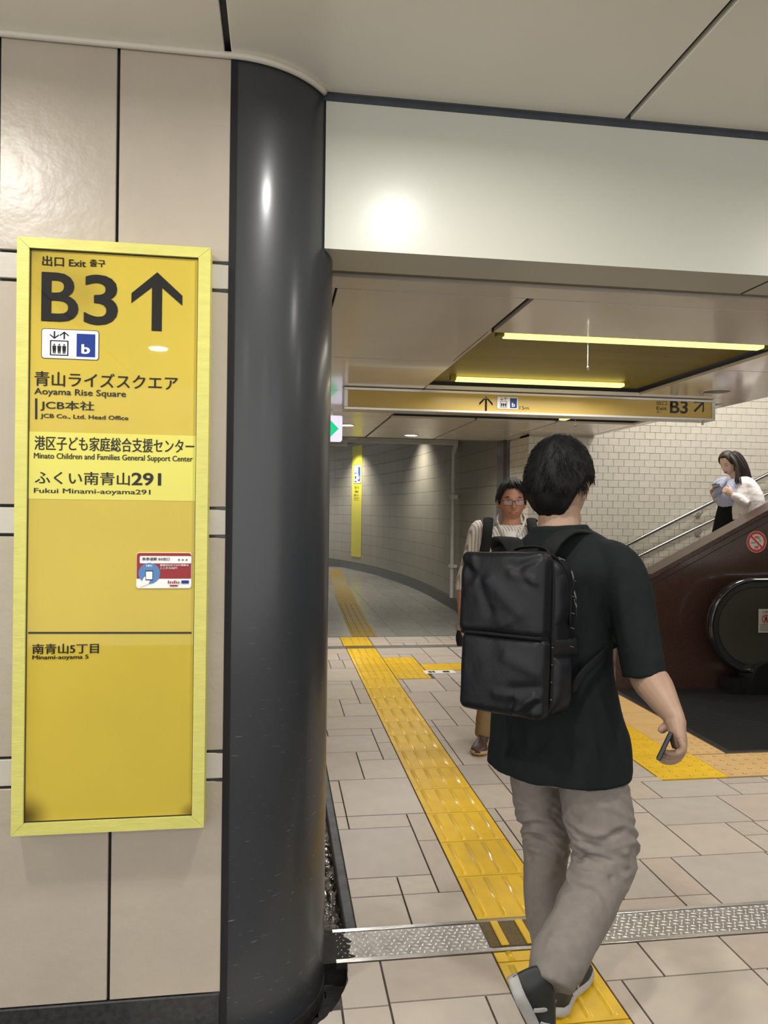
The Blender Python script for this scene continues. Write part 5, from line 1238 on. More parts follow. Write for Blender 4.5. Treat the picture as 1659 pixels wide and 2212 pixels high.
for (x0, y0, d0, x1, y1, d1, dep, w) in ((1232, 1840, -.15, 1360, 1880, -.15, -.016, .009), (1240, 1822, -.16, 1372, 1845, -.15, .014, .010), (1262, 1865, -.18, 1362, 1900, -.16, .013, .010), (1228, 1812, -.15, 1300, 1832, -.18, -.010, .008), (1300, 1905, -.2, 1345, 1890, -.2, -.010, .009),
     (1290, 1815, -.18, 1372, 1790, -.15, -.010, .010), (1240, 1790, -.16, 1330, 1812, -.18, .010, .012), (1340, 1700, -.15, 1365, 1790, -.14, .006, .014), (1225, 1730, -.1, 1262, 1790, -.17, -.008, .014),
     (1132, 1800, .0, 1215, 1850, .0, -.010, .009), (1135, 1822, .0, 1205, 1868, .0, .010, .010), (1130, 1852, .0, 1222, 1862, .0, -.008, .008), (1125, 1770, .0, 1190, 1772, -.01, .010, .012), (1160, 1775, .0, 1205, 1745, .0, -.008, .012), (1135, 1905, -.03, 1220, 1900, -.03, -.005, .008), (1135, 1950, -.05, 1215, 1945, -.05, -.005, .008),
     (1150, 2080, -.4, 1230, 2045, -.4, -.014, .010), (1160, 2068, -.4, 1235, 2020, -.38, .012, .012), (1165, 2110, -.43, 1235, 2075, -.42, .010, .010), (1190, 2140, -.43, 1235, 2090, -.42, -.008, .010), (1200, 2000, -.34, 1180, 2050, -.38, .006, .012)):
    cr.append((V(x0, y0, d0), V(x1, y1, d1), dep, w))
solid('trousers', bm, .0052, M['chino'], man, smooth=3, disp=crease_disp(cr, .006, (10, 10, 9), 4.1, folds=((.46, .09, .009), (.13, .07, .008), (.66, .05, .004))))
# --- shoes
s1 = thing('shoe', None, None, (0, 0, 0)); s1.parent = man
hL = on_z(1196, 2206, 0.0); tL = on_z(1262, 2082, 0.0); dL = (tL - hL).normalized()
hL = hL + Vector((0, 0, .006)); shoe(s1, hL - dL * .0, hL + dL * .28, Uv, .28, .10, M['shoe_black'], M['shoe_white'], M['shoe_white'])
s2 = thing('shoe', None, None, (0, 0, 0)); s2.parent = man
hR = V(1092, 2118, -.42); tR = V(1188, 2300, -.35); tR.z = max(tR.z, .022)
shoe(s2, hR, tR, Av * .80 + Uv * .55 + Dv * .22, .28, .10, M['shoe_black'], M['shoe_white'], M['shoe_white'])
# --- phone in the hand
ph = thing('mobile_phone', 'black mobile phone held low in the right hand of the man walking away', 'phone', tuple(V(1437, 1612, -.31)))
pc = V(1436, 1612, -.312); Dp = (ray(1441, 1616)).normalized(); e1 = (V(1448, 1584, -.312) - V(1421, 1640, -.312)).normalized(); e1 = (e1 - Dp * e1.dot(Dp)).normalized(); e3 = e1.cross(Dp).normalized()
Mp = Matrix.Translation(pc) @ Matrix((Dp, e1, e3)).transposed().to_4x4()
bm = bmesh.new(); box(bm, -.074, .074, -.038, .038, -.0052, .0052, .0018); bmesh.ops.transform(bm, matrix=Mp, verts=bm.verts); obj('case', bm, M['phone'], ph)
bm = bmesh.new(); box(bm, -.070, .070, -.034, .034, .0055, .0061); bmesh.ops.transform(bm, matrix=Mp, verts=bm.verts); obj('screen', bm, mat('phone_glass', (.005, .005, .007), .06), ph)

# ================================================================== BACKPACK
bp = thing('backpack', 'large black backpack with side pocket worn by the man walking away', 'backpack', tuple(V(1085, 1370, -.25)))
UP = (Uv * .985 + FD * .10 + RD * (-.035)).normalized()
Nn = -(FD - UP * FD.dot(UP)).normalized(); Rr = UP.cross(Nn).normalized()
if Rr.dot(RD) < 0: Rr = -Rr
Cf = V(1079, 1366, -.285)        # centre of the outer face
def puffy(name, cu, cw, cn, su, sw, sn, m, e=.16, amp=.004, seed=0.0, par=bp, cuts=22, crs=(), freq=9, taper=0.0):
    """soft rounded block in pack axes (right, up, out)"""
    bm = bmesh.new(); bmesh.ops.create_cube(bm, size=2); bmesh.ops.subdivide_edges(bm, edges=bm.edges[:], cuts=cuts, use_grid_fill=True)
    s3 = (su / 2, sw / 2, sn / 2); rad = min(e * max(su, sw), min(su, sw) * .48)
    for v in bm.verts:
        q = v.co.copy(); p = Vector((q.x * s3[0], q.y * s3[1], q.z * s3[2]))
        rr_ = (rad, rad, min(rad, s3[2] * .95)); inner = Vector([max(-s3[i] + rr_[i], min(s3[i] - rr_[i], p[i])) for i in range(3)])
        dlt = p - inner; dn = Vector((dlt.x / rr_[0], dlt.y / rr_[1], dlt.z / rr_[2]))
        if dn.length > 1e-6:
            n_ = dn.normalized() * min(1, max(abs(dn.x), abs(dn.y), abs(dn.z))); p = inner + Vector((n_.x * rr_[0], n_.y * rr_[1], n_.z * rr_[2]))
        bulge = .010 * (1 - (p.x / s3[0]) ** 2) * (1 - (p.y / s3[1]) ** 2) * (1 if q.z > 0 else 0)
        nz = noise.noise(Vector((p.x * freq + seed, p.y * freq, p.z * 6 + seed))) + .6 * noise.noise(Vector((p.x * freq * 2.2, p.y * freq * 1.6 + seed, seed)))
        dirn = Vector((p.x / s3[0] * .3, p.y / s3[1] * .3, .9 if q.z > 0 else -.3))
        p = p + dirn * amp * nz + Vector((0, 0, bulge))
        for (ax_, ay_, bx_, by_, dep, w) in crs:
            a = Vector((ax_, ay_)); b = Vector((bx_, by_)); pp = Vector((p.x, p.y)); ab = b - a; t = max(0, min(1, (pp - a).dot(ab) / ab.length_squared)); r_ = (pp - a - ab * t).length
            if q.z > -.2 and r_ < 3 * w: p.z += dep * math.exp(-(r_ / w) ** 2)
        p.x *= 1 - taper * max(0, p.y / s3[1])
        v.co = Cf + Rr * (cu + p.x) + UP * (cw + p.y) + Nn * (cn + p.z)
    return obj(name, bm, m, par, smooth=True)
PW, PHt = .268, .435
puffy('main_body', 0.004, -.002, -.105, PW - .004, PHt - .005, .135, M['nylon'], e=.10, amp=.003, seed=3)
puffy('upper_panel', -.002, .106, -.022, PW, .226, .066, M['nylon'], e=.075, amp=.0032, seed=7, cuts=40,
      crs=((.07, .075, .125, .10, -0.0060, 0.0105), (.045, .055, .115, .035, 0.0050, 0.0126), (.04, .08, .09, .03, -0.0040, 0.0105), (-.125, .075, -.08, .05, -0.0080, 0.0126), (-.09, .10, -.07, .03, 0.0045, 0.0126), (-.06, .03, -.02, -.05, -0.0040, 0.0147), (-.02, .03, .07, -.05, 0.0050, 0.0210), (-.10, .0, -.04, .03, 0.0030, 0.0147), (.02, -.085, .04, -.075, 0.0035, 0.0158)))
puffy('lower_panel', .002, -.112, -.026, PW - .004, .212, .062, M['nylon'], e=.085, amp=.003, seed=12, cuts=40,
      crs=((.03, .05, .12, .02, 0.0040, 0.0189), (.05, -.03, .12, -.02, -0.0040, 0.0126), (.06, -.09, .12, -.045, 0.0060, 0.0105), (.05, -.06, .04, -.095, -0.0050, 0.0084), (-.08, .02, -.02, .06, -0.0025, 0.0315), (.0, -.05, .09, -.055, 0.0030, 0.0126), (.09, -.095, .12, -.06, -0.0050, 0.0084)))
puffy('zip_flap', .0, -.006, -.022, PW - .014, .014, .052, M['webbing'], e=.02, amp=.0005, cuts=8)
bm = bmesh.new()
def PK(u, w, n): return Cf + Rr * u + UP * w + Nn * n
edge = [(PW / 2 - .006 * 0 + .000, z, -.045) for z in (.20, .15, .08, .02)]
tube(bm, smooth_path([PK(.105, .215, -.04), PK(.128, .195, -.045), PK(.134, .12, -.046), PK(.134, .0, -.048), PK(.135, -.10, -.05), PK(.132, -.19, -.05), PK(.11, -.212, -.045)], 6), .0042, seg=8); obj('piping', bm, M['webbing'], bp, smooth=True)
bm = bmesh.new(); tube(bm, smooth_path([PK(-.12, .205, -.05), PK(-.05, .217, -.05), PK(.06, .222, -.05), PK(.115, .212, -.08), PK(.137, .15, -.125), PK(.140, .03, -.13)], 6), .0035, seg=8, ry=.006); obj('zipper', bm, M['webbing'], bp, smooth=True)
# side: pocket, band, webbing ladder with stitches
def side_block(name, w0, w1, n0, n1, u0, th, m, e=.02, seed=1.0):
    bm = bmesh.new(); bmesh.ops.create_cube(bm, size=2); bmesh.ops.subdivide_edges(bm, edges=bm.edges[:], cuts=10, use_grid_fill=True)
    for v in bm.verts:
        q = v.co.copy(); f = (1 - abs(q.y) ** 4) * (1 - abs(q.z) ** 4)
        p = (u0 + th * (q.x * .5 + .5) * (.35 + .65 * f) , (w0 + w1) / 2 + (w1 - w0) / 2 * q.y, (n0 + n1) / 2 + (n1 - n0) / 2 * q.z)
        nz = .003 * noise.noise(Vector((p[1] * 18 + seed, p[2] * 18, seed)))
        v.co = PK(p[0] + nz, p[1], p[2])
    return obj(name, bm, m, bp, smooth=True)
side_block('side_panel', .012, .185, -.150, -.055, .118, .024, M['nylon'], seed=4)
side_block('side_pocket', -.205, -.05, -.155, -.052, .120, .030, M['nylon'], seed=8)
side_block('side_band', -.055, -.006, -.195, -.052, .125, .018, M['webbing'], seed=2)
bm = bmesh.new()
for w in (.15, .105, .06, .02, -.03): bm2 = None; tube(bm, [PK(.144, w, -.148), PK(.144, w + .003, -.128)], .0008, seg=5)
for w in (-.03, -.075, -.12, -.165): tube(bm, [PK(.137, w, -.052), PK(.138, w + .002, -.040)], .0008, seg=5)
for n_ in (-.10, -.075): tube(bm, [PK(.125, .205, n_ - .02), PK(.115, .212, n_)], .0008, seg=5)
o = obj('stitch', bm, M['alu'], bp); o['kind'] = 'stuff'
for (w, n_) in ((.178, -.118), (.125, -.135), (.10, -.14)):
    bm = bmesh.new(); tube(bm, smooth_path([PK(.146, w, n_), PK(.150, w - .02, n_ - .004), PK(.148, w - .045, n_ - .010)], 4), [.0035] * 9, seg=8, ry=.0022); obj('zip_pull', bm, M['rubber'], bp, smooth=True)
bm = bmesh.new(); tube(bm, smooth_path([PK(-.045, .212, -.12), PK(-.035, .236, -.13), PK(.02, .243, -.135), (PK(.065, .235, -.13)), PK(.075, .214, -.12)], 5), .013, seg=10, ry=.0045, up=Nn); obj('grab_handle', bm, M['webbing'], bp, smooth=True)
# shoulder straps over both shoulders
def strap(name, pts, w, th, side, m=M['mesh_pad']):
    bm = bmesh.new(); tube(bm, smooth_path(pts, 6), w, seg=12, ry=th, up=side); return obj(name, bm, m, bp, smooth=True)
strap('shoulder_strap', [V(1176, 1200, -.16), V(1196, 1170, -.15), V(1224, 1150, -.115), V(1252, 1150, -.06), V(1277, 1160, .0), V(1290, 1185, .05), V(1300, 1260, .07), V(1310, 1360, .02), V(1312, 1400, -.04)], .029, .0085, RD)
strap('shoulder_strap', [V(1118, 1198, -.10), V(1108, 1174, -.06), V(1095, 1165, -.01), V(1080, 1168, .05), V(1078, 1190, .12), V(1100, 1260, .18), V(1105, 1380, .18)], .029, .0085, RD)
strap('lower_strap', [V(1312, 1402, -.10), V(1300, 1416, -.135), V(1262, 1452, -.175), V(1236, 1488, -.19), V(1222, 1500, -.17)], .012, .003, UP, M['webbing'])
# ================================================================== FACE DETAILS
M['eye'] = mat('eye_white', (0.62, 0.58, 0.55), .2); M['iris'] = mat('dark_iris', (0.02, 0.012, 0.008), .15); M['lip'] = mat('lips', (0.36, 0.13, 0.10), .45)
def face_parts(par, Mx, sc, lips, closed=.5, brow=None, lipw=.022, down=False):
    if down:      # lowered lids: only the lash line shows
        bm = bmesh.new()
        for s in (-1, 1): tube(bm, [Mx @ (Vector((s * (.0305 + q * .0140), .0775 - .005 * abs(q), -.0030 - .002 * (1 - q * q))) * sc) for q in (-1, -.5, 0, .5, 1)], .0016 * sc, seg=6)
        obj('lashes', bm, M['iris'], par, smooth=True); par.children[-1]['kind'] = 'stuff'
    if not down:
        bm = bmesh.new()
        for s in (-1, 1): ball(bm, Mx @ (Vector((s * .0305, .0700, .001)) * sc), 1, (.0125 * sc, .0065 * sc, .0048 * sc), Mx.to_3x3().normalized())
        obj('eyes', bm, M['eye'], par, smooth=True); par.children[-1]['kind'] = 'stuff'
        bm = bmesh.new()
        for s in (-1, 1):
            ball(bm, Mx @ (Vector((s * .0300, .0750, .0005)) * sc), 1, (.0050 * sc, .0028 * sc, .0046 * sc), Mx.to_3x3().normalized())
            tube(bm, [Mx @ (Vector((s * (.0305 + q * .0135), .0755 - .004 * abs(q), .0052 - .0025 * q * q)) * sc) for q in (-1, -.5, 0, .5, 1)], .0013 * sc, seg=6)
        obj('iris', bm, M['iris'], par, smooth=True); par.children[-1]['kind'] = 'stuff'
    bm = bmesh.new()
    for s in (-1, 1): tube(bm, [Mx @ (Vector((s * (.031 + q * .018), .0815 - .006 * abs(q) - (.004 if q > 0 else 0), .0235 - .003 * q * q)) * sc) for q in (-1, -.5, 0, .5, 1)], [.0012, .0024, .0028, .0022, .001], seg=6)
    obj('eyebrows', bm, brow or M['hair'], par, smooth=True); par.children[-1]['kind'] = 'stuff'
    bm = bmesh.new()
    for zc, h_ in ((-.0640, .0042), (-.0715, .0052)):
        chain(bm, [(Mx @ (Vector((q * lipw, .0855 - .011 * q * q, zc + (.002 if zc > -.065 else .003) * q * q)) * sc), (h_ * (1 - q * q * .9) + .0003) * sc, .0042 * sc) for q in (-1, -.6, -.2, .2, .6, 1)], Mx.to_3x3() @ Vector((0, 0, 1)), sub=2, seg=8)
    obj('lips', bm, lips, par, smooth=True)

class Frame:
    def __init__(s, x, y, z=0.0):
        s.root = Vector((x, y, z)); s.th = math.atan2(x, y); s.A = Vector((math.cos(s.th), -math.sin(s.th), 0)); s.D = Vector((math.sin(s.th), math.cos(s.th), 0))
    def V(s, px, py, d=0.0):
        q = ray(px, py); t = ((s.root - CAM).dot(s.D) + d) / q.dot(s.D); return CAM + q * t

# ================================================================== MAN WALKING TOWARDS THE CAMERA
F2 = Frame(1.40, 4.42); V2 = F2.V
m2 = thing('person', 'man in glasses and a striped pale shirt walking towards the viewer behind the backpack', 'person', (1.40, 4.42, 0))
yw = F2.th + math.pi - R(7)
M2 = Matrix.Translation(V2(1105.5, 1082, 0)) @ Matrix.Rotation(-yw, 4, 'Z') @ Matrix.Rotation(R(-2), 4, 'X')
M['shirt'] = mat('striped_shirt', (0.66, 0.62, 0.58), .8, bump=.4, bscale=500, bdist=.0006)
nt = M['shirt'].node_tree; b = nt.nodes['Principled BSDF']; tc = nd(nt, 'ShaderNodeTexCoord'); w = nd(nt, 'ShaderNodeTexWave'); w.inputs['Scale'].default_value = 21; w.inputs['Distortion'].default_value = .6
w.bands_direction = 'X'; mp = nd(nt, 'ShaderNodeMapping'); mp.inputs['Rotation'].default_value = (0, 0, -F2.th); r1 = nd(nt, 'ShaderNodeValToRGB'); r1.color_ramp.elements[0].color = (.36, .31, .28, 1); r1.color_ramp.elements[0].position = .12; r1.color_ramp.elements[1].color = (.70, .67, .64, 1); r1.color_ramp.elements[1].position = .40
nt.links.new(tc.outputs['Object'], mp.inputs[0]); nt.links.new(mp.outputs[0], w.inputs['Vector']); nt.links.new(w.outputs['Color'], r1.inputs[0]); nt.links.new(r1.outputs[0], b.inputs['Base Color'])
M['khaki'] = cloth('khaki_cotton', (0.23, 0.155, 0.075)); M['whitetee'] = cloth('white_cotton', (0.72, 0.71, 0.70)); M['shoe_brown'] = mat('shoe_dark_brown', (0.05, 0.028, 0.02), .5); M['sole_tan'] = mat('sole_tan', (0.40, 0.24, 0.11), .6)
A2 = F2.A
bm = bmesh.new(); head_verts(bm, M2, 1.06, fat=1.14)
chain(bm, [(V2(1104, 1150), .075, .06), (V2(1104, 1128), .060, .056), (V2(1105, 1108, .012), .056, .056), (V2(1105, 1090, .015), .055, .058)], A2)
def P2(px, z, d=0.0): p = V2(px, 1110, d); p.z = z; return p
chain(bm, [(P2(1104, .84), .15, .10), (P2(1104, 1.0), .14, .10), (P2(1104, 1.2), .17, .105), (P2(1104, 1.30), .14, .075), (P2(1104, 1.36), .07, .055)], A2)
sR, eR, wR = V2(1034, 1152), V2(1003, 1262, .02), V2(1000, 1340, -.06)
sL, eL, wL = V2(1174, 1152), V2(1196, 1255, .05), V2(1185, 1340, -.05)
for s_, e_, w_ in ((sR, eR, wR), (sL, eL, wL)):
    chain(bm, [(s_ + Uv * .02, .05, .05), (s_.lerp(e_, .4), .05, .05), (e_, .041, .041), (e_.lerp(w_, .4), .042, .040), (w_, .026, .030)], A2)
    hand_on(bm, w_, w_ - Uv * .085 - F2.D * .02, -F2.D, A2 * (1 if s_ is sR else -1), 1.0, (.5, .9, .7))
lg = []
for hx, kx, ax_, dk, da in ((1078, 1072, 1052, -.06, -.04), (1130, 1135, 1140, .05, .28)):
    h_, k_, a_ = P2(hx, .88), P2(kx, .48, dk), P2(ax_, .10, da); lg.append((h_, k_, a_))
    chain(bm, [(h_, .075, .08), (h_.lerp(k_, .5), .062, .065), (k_, .050, .050), (k_.lerp(a_, .35), .05, .05), (a_, .032, .034)], A2)
solid('body', bm, .005, M['skin2'], m2, smooth=2)
face_parts(m2, M2, 1.06, mat('lips_man', (.33, .12, .085), .5))
bm = bmesh.new(); hair_cap(bm, M2, .60, -.12, -.55, thick=.016, lump=.008, seed=6.1, sc=1.06, top=.006, rag=.07); strands(bm, M2, 500, .03, .0012, 9, zmin=-.1, spread=1.2, sc=1.08)
for x0, x1, z1 in ((-.02, -.050, .058), (-.005, -.040, .062), (-.045, -.066, .04), (.03, .062, .055), (-.03, -.045, .052)):   # fringe swept over the forehead
    chain(bm, [(M2 @ Vector((x0, .055, .118)), .010, .006), (M2 @ Vector((x0 * .5 + x1 * .5, .090, .096)), .009, .005), (M2 @ Vector((x1, .088, z1)), .003, .002)], Uv, sub=4, seg=8)
for s in (-1, 1): chain(bm, [(M2 @ Vector((s * .078, .030, .060)), .012, .005), (M2 @ Vector((s * .082, .026, .01)), .010, .004), (M2 @ Vector((s * .080, .020, -.022)), .005, .003)], Uv, sub=4, seg=8)
obj('hair', bm, M['hair'], m2, smooth=True)
# glasses
gl = thing('glasses', 'thin brown rectangular glasses on the face of the man walking towards the viewer', 'glasses', tuple(M2 @ Vector((0, .10, 0))))
M['gframe'] = mat('brown_glasses_frame', (0.045, 0.018, 0.014), .25, coat=.5)
bm = bmesh.new()
for s in (-1, 1):
    P = round_rect(.008, .058, -.024, .007, .009, 4); tube(bm, [M2 @ Vector((s * x * 1.05, .1035 - .10 * (x / .058) ** 2 * .12, z)) for x, z in P], .0016, seg=6, closed=True)
    tube(bm, [M2 @ Vector((s * .061, .092, .002)), M2 @ Vector((s * .081, .06, .004)), M2 @ Vector((s * .084, -.005, -.002))], .0018, seg=6)
tube(bm, [M2 @ Vector((-.008, .103, .0)), M2 @ Vector((0, .107, .002)), M2 @ Vector((.008, .103, .0))], .0018, seg=6)
obj('frame', bm, M['gframe'], gl, smooth=True)
mg = bpy.data.materials.new('lens_glass'); mg.use_nodes = True; bb_ = mg.node_tree.nodes['Principled BSDF']; bb_.inputs['Base Color'].default_value = (.55, .6, .75, 1); bb_.inputs['Alpha'].default_value = .10; bb_.inputs['Roughness'].default_value = .3; bb_.inputs['Specular IOR Level'].default_value = .2
for s in (-1, 1):
    bm = bmesh.new(); f = [bm.verts.new(M2 @ Vector((s * x * 1.05, .1035 - .012 * (x / .058) ** 2, z))) for x, z in round_rect(.009, .057, -.023, .006, .009, 4)]; bm.faces.new(f)
    r_ = bmesh.ops.extrude_face_region(bm, geom=bm.faces[:]); bmesh.ops.translate(bm, vec=F2.D * .001, verts=[v for v in r_['geom'] if isinstance(v, bmesh.types.BMVert)]); obj('lens', bm, mg, gl)
# clothes
bm = bmesh.new(); chain(bm, [(V2(1104, 1190, -.03), .11, .115), (V2(1104, 1168, -.03), .10, .100), (V2(1104, 1152, -.02), .078, .076)], A2, seg=24); solid('undershirt', bm, .005, M['whitetee'], m2, smooth=2)
bm = bmesh.new()
chain(bm, [(P2(1104, .80), .19, .14), (P2(1104, .95), .185, .135), (P2(1104, 1.15), .19, .135), (P2(1104, 1.27), .205, .120), (P2(1104, 1.305), .175, .090), (P2(1104, 1.332, .02), .115, .052)], A2, seg=32)
for s_, e_ in ((sR, eR), (sL, eL)): chain(bm, [(s_ + Uv * .03 - A2 * (-.03 if s_ is sR else .03), .06, .06), (s_ + Uv * .008, .062, .064), (s_.lerp(e_, .5), .058, .062), (e_, .053, .056), (e_ - Uv * .03, .052, .054)], A2, seg=20)
cr = [(V2(1066, 1140, -.13), V2(1080, 1190, -.15), .006, .012), (V2(1128, 1145, -.13), V2(1118, 1190, -.15), .006, .012), (V2(1104, 1150, -.15), V2(1104, 1190, -.15), -.012, .012), (V2(1022, 1160, -.05), V2(1012, 1240, -.06), -.006, .01), (V2(1032, 1165, -.05), V2(1028, 1240, -.06), .006, .01)]
solid('shirt', bm, .006, M['shirt'], m2, smooth=3, disp=crease_disp(cr, .005, (12, 12, 7), 8))
bm = bmesh.new()       # open collar
for s in (-1, 1):
    P = [V2(1104 + s * 25, 1112, .04), V2(1104 + s * 30, 1126, -.02), V2(1104 + s * 25, 1142, -.085), V2(1104 + s * 14, 1160, -.125)]
    chain(bm, [(P[0], .016, .005), (P[1], .020, .006), (P[2], .020, .006), (P[3], .010, .004)], Uv, sub=5, seg=10)
obj('collar', bm, M['shirt'], m2, smooth=True)
bm = bmesh.new(); chain(bm, [(P2(1104, .94), .17, .125), (P2(1104, .84), .18, .13)], A2, seg=28)
for h_, k_, a_ in lg: chain(bm, [(h_, .095, .10), (h_.lerp(k_, .5), .085, .09), (k_, .075, .08), (k_.lerp(a_, .5), .068, .07), (a_ + Uv * .01, .055, .062), (a_ - Uv * .03, .052, .062)], A2, seg=22)
solid('trousers', bm, .007, M['khaki'], m2, smooth=3, disp=crease_disp([], .006, (9, 9, 12), 3))
for k, (h_, k_, a_) in enumerate(lg):
    s_ = thing('shoe', None, None, (0, 0, 0)); s_.parent = m2; hl = Vector((a_.x, a_.y, .004)) + F2.D * .06; shoe(s_, hl, hl - F2.D * .27 - A2 * .03, Uv, .27, .10, M['shoe_brown'], M['sole_tan'], M['shoe_brown'])
# his own backpack: two straps in front, bag behind
b2 = thing('backpack', 'black backpack on the man walking towards the viewer, only its straps showing', 'backpack', tuple(P2(1104, 1.2, .22)))
def strap2(pts, w, th=.008, side=A2): bm = bmesh.new(); tube(bm, smooth_path(pts, 6), w, seg=10, ry=th, up=side); obj('shoulder_strap', bm, M['mesh_pad'], b2, smooth=True)
strap2([V2(1054, 1126, .16), V2(1055, 1120, .06), V2(1055, 1126, -.06), V2(1053, 1145, -.125), V2(1050, 1175, -.150), V2(1044, 1205, -.150), V2(1040, 1260, -.10)], .030)
strap2([V2(1152, 1126, .16), V2(1148, 1121, .06), V2(1148, 1127, -.06), V2(1151, 1145, -.125), V2(1155, 1175, -.150), V2(1162, 1205, -.150), V2(1168, 1260, -.10)], .030)
bm = bmesh.new(); chain(bm, [(P2(1104, .90, .22), .12, .05), (P2(1104, .93, .22), .15, .08), (P2(1104, 1.20, .22), .15, .08), (P2(1104, 1.33, .21), .13, .06), (P2(1104, 1.35, .20), .08, .03)], A2, seg=24); solid('bag', bm, .008, M['nylon'], b2, smooth=4)
# small pouch carried low
pb = thing('pouch', 'small dark pouch carried low by the man walking towards the viewer', 'pouch', tuple(V2(996, 1378, -.08)))
bm = bmesh.new(); chain(bm, [(V2(998, 1395, -.085), .03, .012), (V2(997, 1378, -.085), .036, .018), (V2(997, 1362, -.085), .028, .012)], A2, seg=14); obj('body', bm, M['nylon'], pb, smooth=True)
bm = bmesh.new(); tube(bm, smooth_path([V2(989, 1366, -.085), V2(986, 1352, -.085), V2(992, 1346, -.085), V2(1003, 1350, -.085), V2(1004, 1364, -.085)], 5), .005, seg=8); obj('loop', bm, M['khaki'], pb, smooth=True)

# ================================================================== WOMAN ON THE STAIRS
ZS = 0.333 + .1665
F3 = Frame(4.42, 6.70, ZS); V3 = F3.V; A3, D3 = F3.A, F3.D
m3_ = thing('person', 'woman with long dark hair in a white cardigan coming down the stairs', 'person', (4.42, 6.70, ZS))
yw = F3.th + math.pi + R(42)
fw = Vector((math.sin(yw), math.cos(yw), 0))
M3 = Matrix.Translation(V3(1574.5, 1000.5, 0)) @ Matrix.Rotation(-yw, 4, 'Z') @ Matrix.Rotation(R(-24), 4, 'X') 
S3 = fw.cross(Uv)      # sideways across her
bm = bmesh.new(); head_verts(bm, M3, .96, fat=.96)
chain(bm, [(V3(1596, 1050, .02), .07, .06), (V3(1590, 1034, .02), .045, .045), (V3(1583, 1018, .02), .043, .045), (V3(1580, 1006, .02), .045, .05)], D3)
chain(bm, [(V3(1592, 1150), .13, .10), (V3(1590, 1110), .115, .09), (V3(1594, 1070), .13, .09), (V3(1597, 1048), .12, .07)], S3)
# near arm: shoulder, elbow, hand at the chest; far arm reaching forward
shn, eln, wrn = V3(1614, 1050, -.08), V3(1616, 1090, -.11), V3(1579, 1066, -.19)
shf, elf, wrf = V3(1578, 1052, .12), V3(1562, 1092, .10), V3(1543, 1072, -.02)
for a_, b_, c_ in ((shn, eln, wrn), (shf, elf, wrf)): chain(bm, [(a_, .045, .045), (a_.lerp(b_, .5), .04, .04), (b_, .035, .035), (b_.lerp(c_, .5), .033, .033), (c_, .022, .026)], D3)
hand_on(bm, wrn, V3(1568, 1059, -.20), Uv, -A3, .92, (.7, 1.0, .8), thumb=(.4, .7)); hand_on(bm, wrf, V3(1541, 1060, -.03), A3, -D3, .9, (.5, .9, .7))
for dx, zz_, d_ in ((-.07, ZS, -.05), (.12, ZS + .0, .10)):
    h_ = V3(1592, 1160) ; chain(bm, [(h_ - D3 * 0 + S3 * dx * .6, .08, .08), (Vector((h_.x + fw.x * .08, h_.y, ZS + .42)) + S3 * dx, .05, .05), (Vector((4.36, 6.66, ZS + .07)) + S3 * dx, .03, .035)], A3)
solid('body', bm, .006, M['skin3'], m3_, smooth=2)
face_parts(m3_, M3, .96, mat('lips_woman', (.40, .12, .11), .4), brow=M['hair_brown'], lipw=.019, down=True)
bm = bmesh.new(); hair_cap(bm, M3, .68, -.05, -.70, thick=.014, lump=.004, seed=1.1, sc=.96, top=.004, rag=.02)
core = [(1576, 984), (1583, 990), (1592, 1001), (1602, 1015), (1611, 1029), (1619, 1041), (1626, 1051)]; cw_ = [.060, .080, .082, .070, .050, .028, .006]
chain(bm, [(V3(x, y, .03 - .005 * k), w_, w_ * .9) for k, ((x, y), w_) in enumerate(zip(core, cw_))], D3, seg=24)
chain(bm, [(V3(1578, 985, -.05), .034, .028), (V3(1586, 996, -.085), .030, .024), (V3(1592, 1012, -.10), .022, .018), (V3(1594, 1028, -.12), .014, .012), (V3(1594, 1043, -.135), .003, .003)], D3, seg=14)
q_ = random.Random(8)
for n_ in range(150):      # long locks lying over the hair
    a_ = q_.uniform(0, 6.283); e_ = q_.uniform(.82, 1.08); en = q_.choice((4, 5, 5, 6))
    pts_ = []
    for k in range(en + 1):
        x, y = core[k]; t_ = Vector((core[min(k + 1, 6)][0] - core[max(k - 1, 0)][0], -(core[min(k + 1, 6)][1] - core[max(k - 1, 0)][1]), 0)).normalized()
        nA = (A3 * t_.y * -1 + Uv * t_.x); pts_.append(V3(x, y, .03 - .005 * k) + (nA * math.sin(a_ + k * .05) * .9 + D3 * math.cos(a_ + k * .05)) * cw_[k] * e_)
    tube(bm, smooth_path(pts_, 3), .0035, seg=4)
for k in range(26):        # ends fallen forward over the shoulder
    o_ = q_.uniform(-6, 6); tube(bm, smooth_path([V3(1584 + o_ * .3, 990, -.085), V3(1591 + o_ * .6, 1008, -.115), V3(1594 + o_, 1026, -.13), V3(1595 + o_ * 1.3, 1038 + q_.uniform(0, 9), -.145)], 3), .0028, seg=4)
obj('hair', bm, M['hair_brown'], m3_, smooth=True)
M['knit'] = mat('white_knit', (0.84, 0.80, 0.80), .85, bump=.8, bscale=120, bdist=.004, var=.08, vscale=60)
M['paleblue'] = mat('pale_blue_top', (0.50, 0.54, 0.72), .8, var=.1, vscale=30); M['blackskirt'] = cloth('black_skirt', (0.010, 0.010, 0.013))
bm = bmesh.new(); chain(bm, [(V3(1584, 1100, -.02), .13, .10), (V3(1578, 1075, -.03), .135, .115), (V3(1584, 1052, -.03), .12, .09), (V3(1590, 1040, -.01), .07, .055)], S3, seg=24)
chain(bm, [(V3(1578, 1050, .10), .05, .05), (V3(1556, 1078, .02), .045, .045), (V3(1545, 1074, -.02), .038, .038)], D3)
solid('blouse', bm, .007, M['paleblue'], m3_, smooth=3, disp=crease_disp([], .004, (14, 14, 10), 5))
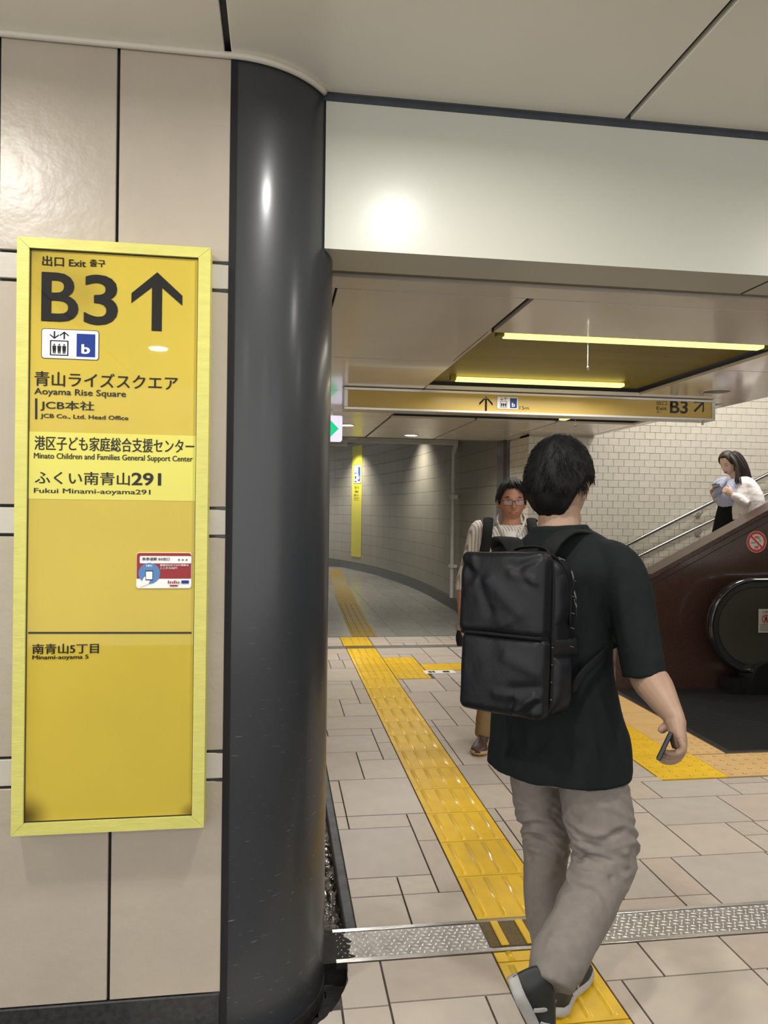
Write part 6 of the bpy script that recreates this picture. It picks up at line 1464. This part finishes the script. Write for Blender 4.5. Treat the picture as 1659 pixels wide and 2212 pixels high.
bm = bmesh.new(); chain(bm, [(V3(1613, 1122, -.03), .150, .17), (V3(1612, 1100, -.03), .148, .165), (V3(1609, 1075, -.03), .145, .15), (V3(1604, 1052, -.02), .135, .115), (V3(1598, 1039, .01), .075, .07)], S3, seg=30)
chain(bm, [(V3(1610, 1044, -.07), .05, .05), (V3(1622, 1052, -.10), .066, .064), (V3(1633, 1074, -.14), .062, .066), (V3(1638, 1098, -.16), .060, .066), (V3(1640, 1114, -.16), .055, .058)], D3, seg=20)
chain(bm, [(V3(1612, 1090, -.17), .045, .045), (V3(1592, 1075, -.20), .042, .040), (V3(1583, 1069, -.195), .036, .034)], D3, seg=18)
solid('cardigan', bm, .007, M['knit'], m3_, smooth=3, disp=crease_disp([(V3(1584, 1085, -.2), V3(1600, 1115, -.2), .008, .02), (V3(1580, 1060, -.2), V3(1605, 1082, -.22), -.008, .015), (V3(1622, 1070, -.2), V3(1620, 1112, -.22), -.012, .012)], .005, (12, 12, 18), 2))
bm = bmesh.new(); chain(bm, [(V3(1582, 1186, .02), .23, .19), (V3(1580, 1150, .01), .19, .16), (V3(1581, 1115, .0), .155, .135), (V3(1581, 1088, -.02), .128, .112)], S3, seg=28)
solid('skirt', bm, .008, M['blackskirt'], m3_, smooth=3, disp=crease_disp([], .006, (14, 14, 3), 7))
for dx in (-.07, .10):
    s_ = thing('shoe', None, None, (0, 0, 0)); s_.parent = m3_; hl = Vector((4.43, 6.66, ZS + .004)) + S3 * dx; shoe(s_, hl, hl + fw * .24, Uv, .24, .085, M['shoe_black'], M['shoe_black'], M['shoe_black'], h=.05)
hb = thing('handkerchief', 'pale blue folded cloth held up at the chest of the woman on the stairs', 'cloth', tuple(V3(1552, 1052, -.08)))
bm = bmesh.new(); chain(bm, [(V3(1540, 1072, -.10), .02, .012), (V3(1548, 1063, -.11), .030, .014), (V3(1556, 1048, -.11), .034, .016), (V3(1564, 1036, -.09), .028, .016), (V3(1568, 1031, -.07), .015, .01)], A3, seg=14)
chain(bm, [(V3(1540, 1047, -.08), .018, .014), (V3(1552, 1040, -.09), .022, .02), (V3(1562, 1034, -.08), .02, .02)], Uv, seg=12); solid('folds', bm, .006, M['paleblue'], hb, smooth=3, disp=crease_disp([], .004, (20, 20, 20), 5))
p2_ = thing('mobile_phone', 'black phone held up by the woman on the stairs', 'phone', tuple(V3(1546, 1049, -.13)))
bm = bmesh.new(); box(bm, -.036, .036, -.070, .070, -.004, .004, .003)
ez = (V3(1555, 1045, -.13) - V3(1538, 1050, -.13)).normalized(); ey = (D3 * .8 + Uv * .3).normalized(); ey = (ey - ez * ey.dot(ez)).normalized()
bmesh.ops.transform(bm, matrix=Matrix.Translation(V3(1546.5, 1048, -.13)) @ Matrix((ez, ey, ez.cross(ey))).transposed().to_4x4(), verts=bm.verts); obj('case', bm, M['phone'], p2_)
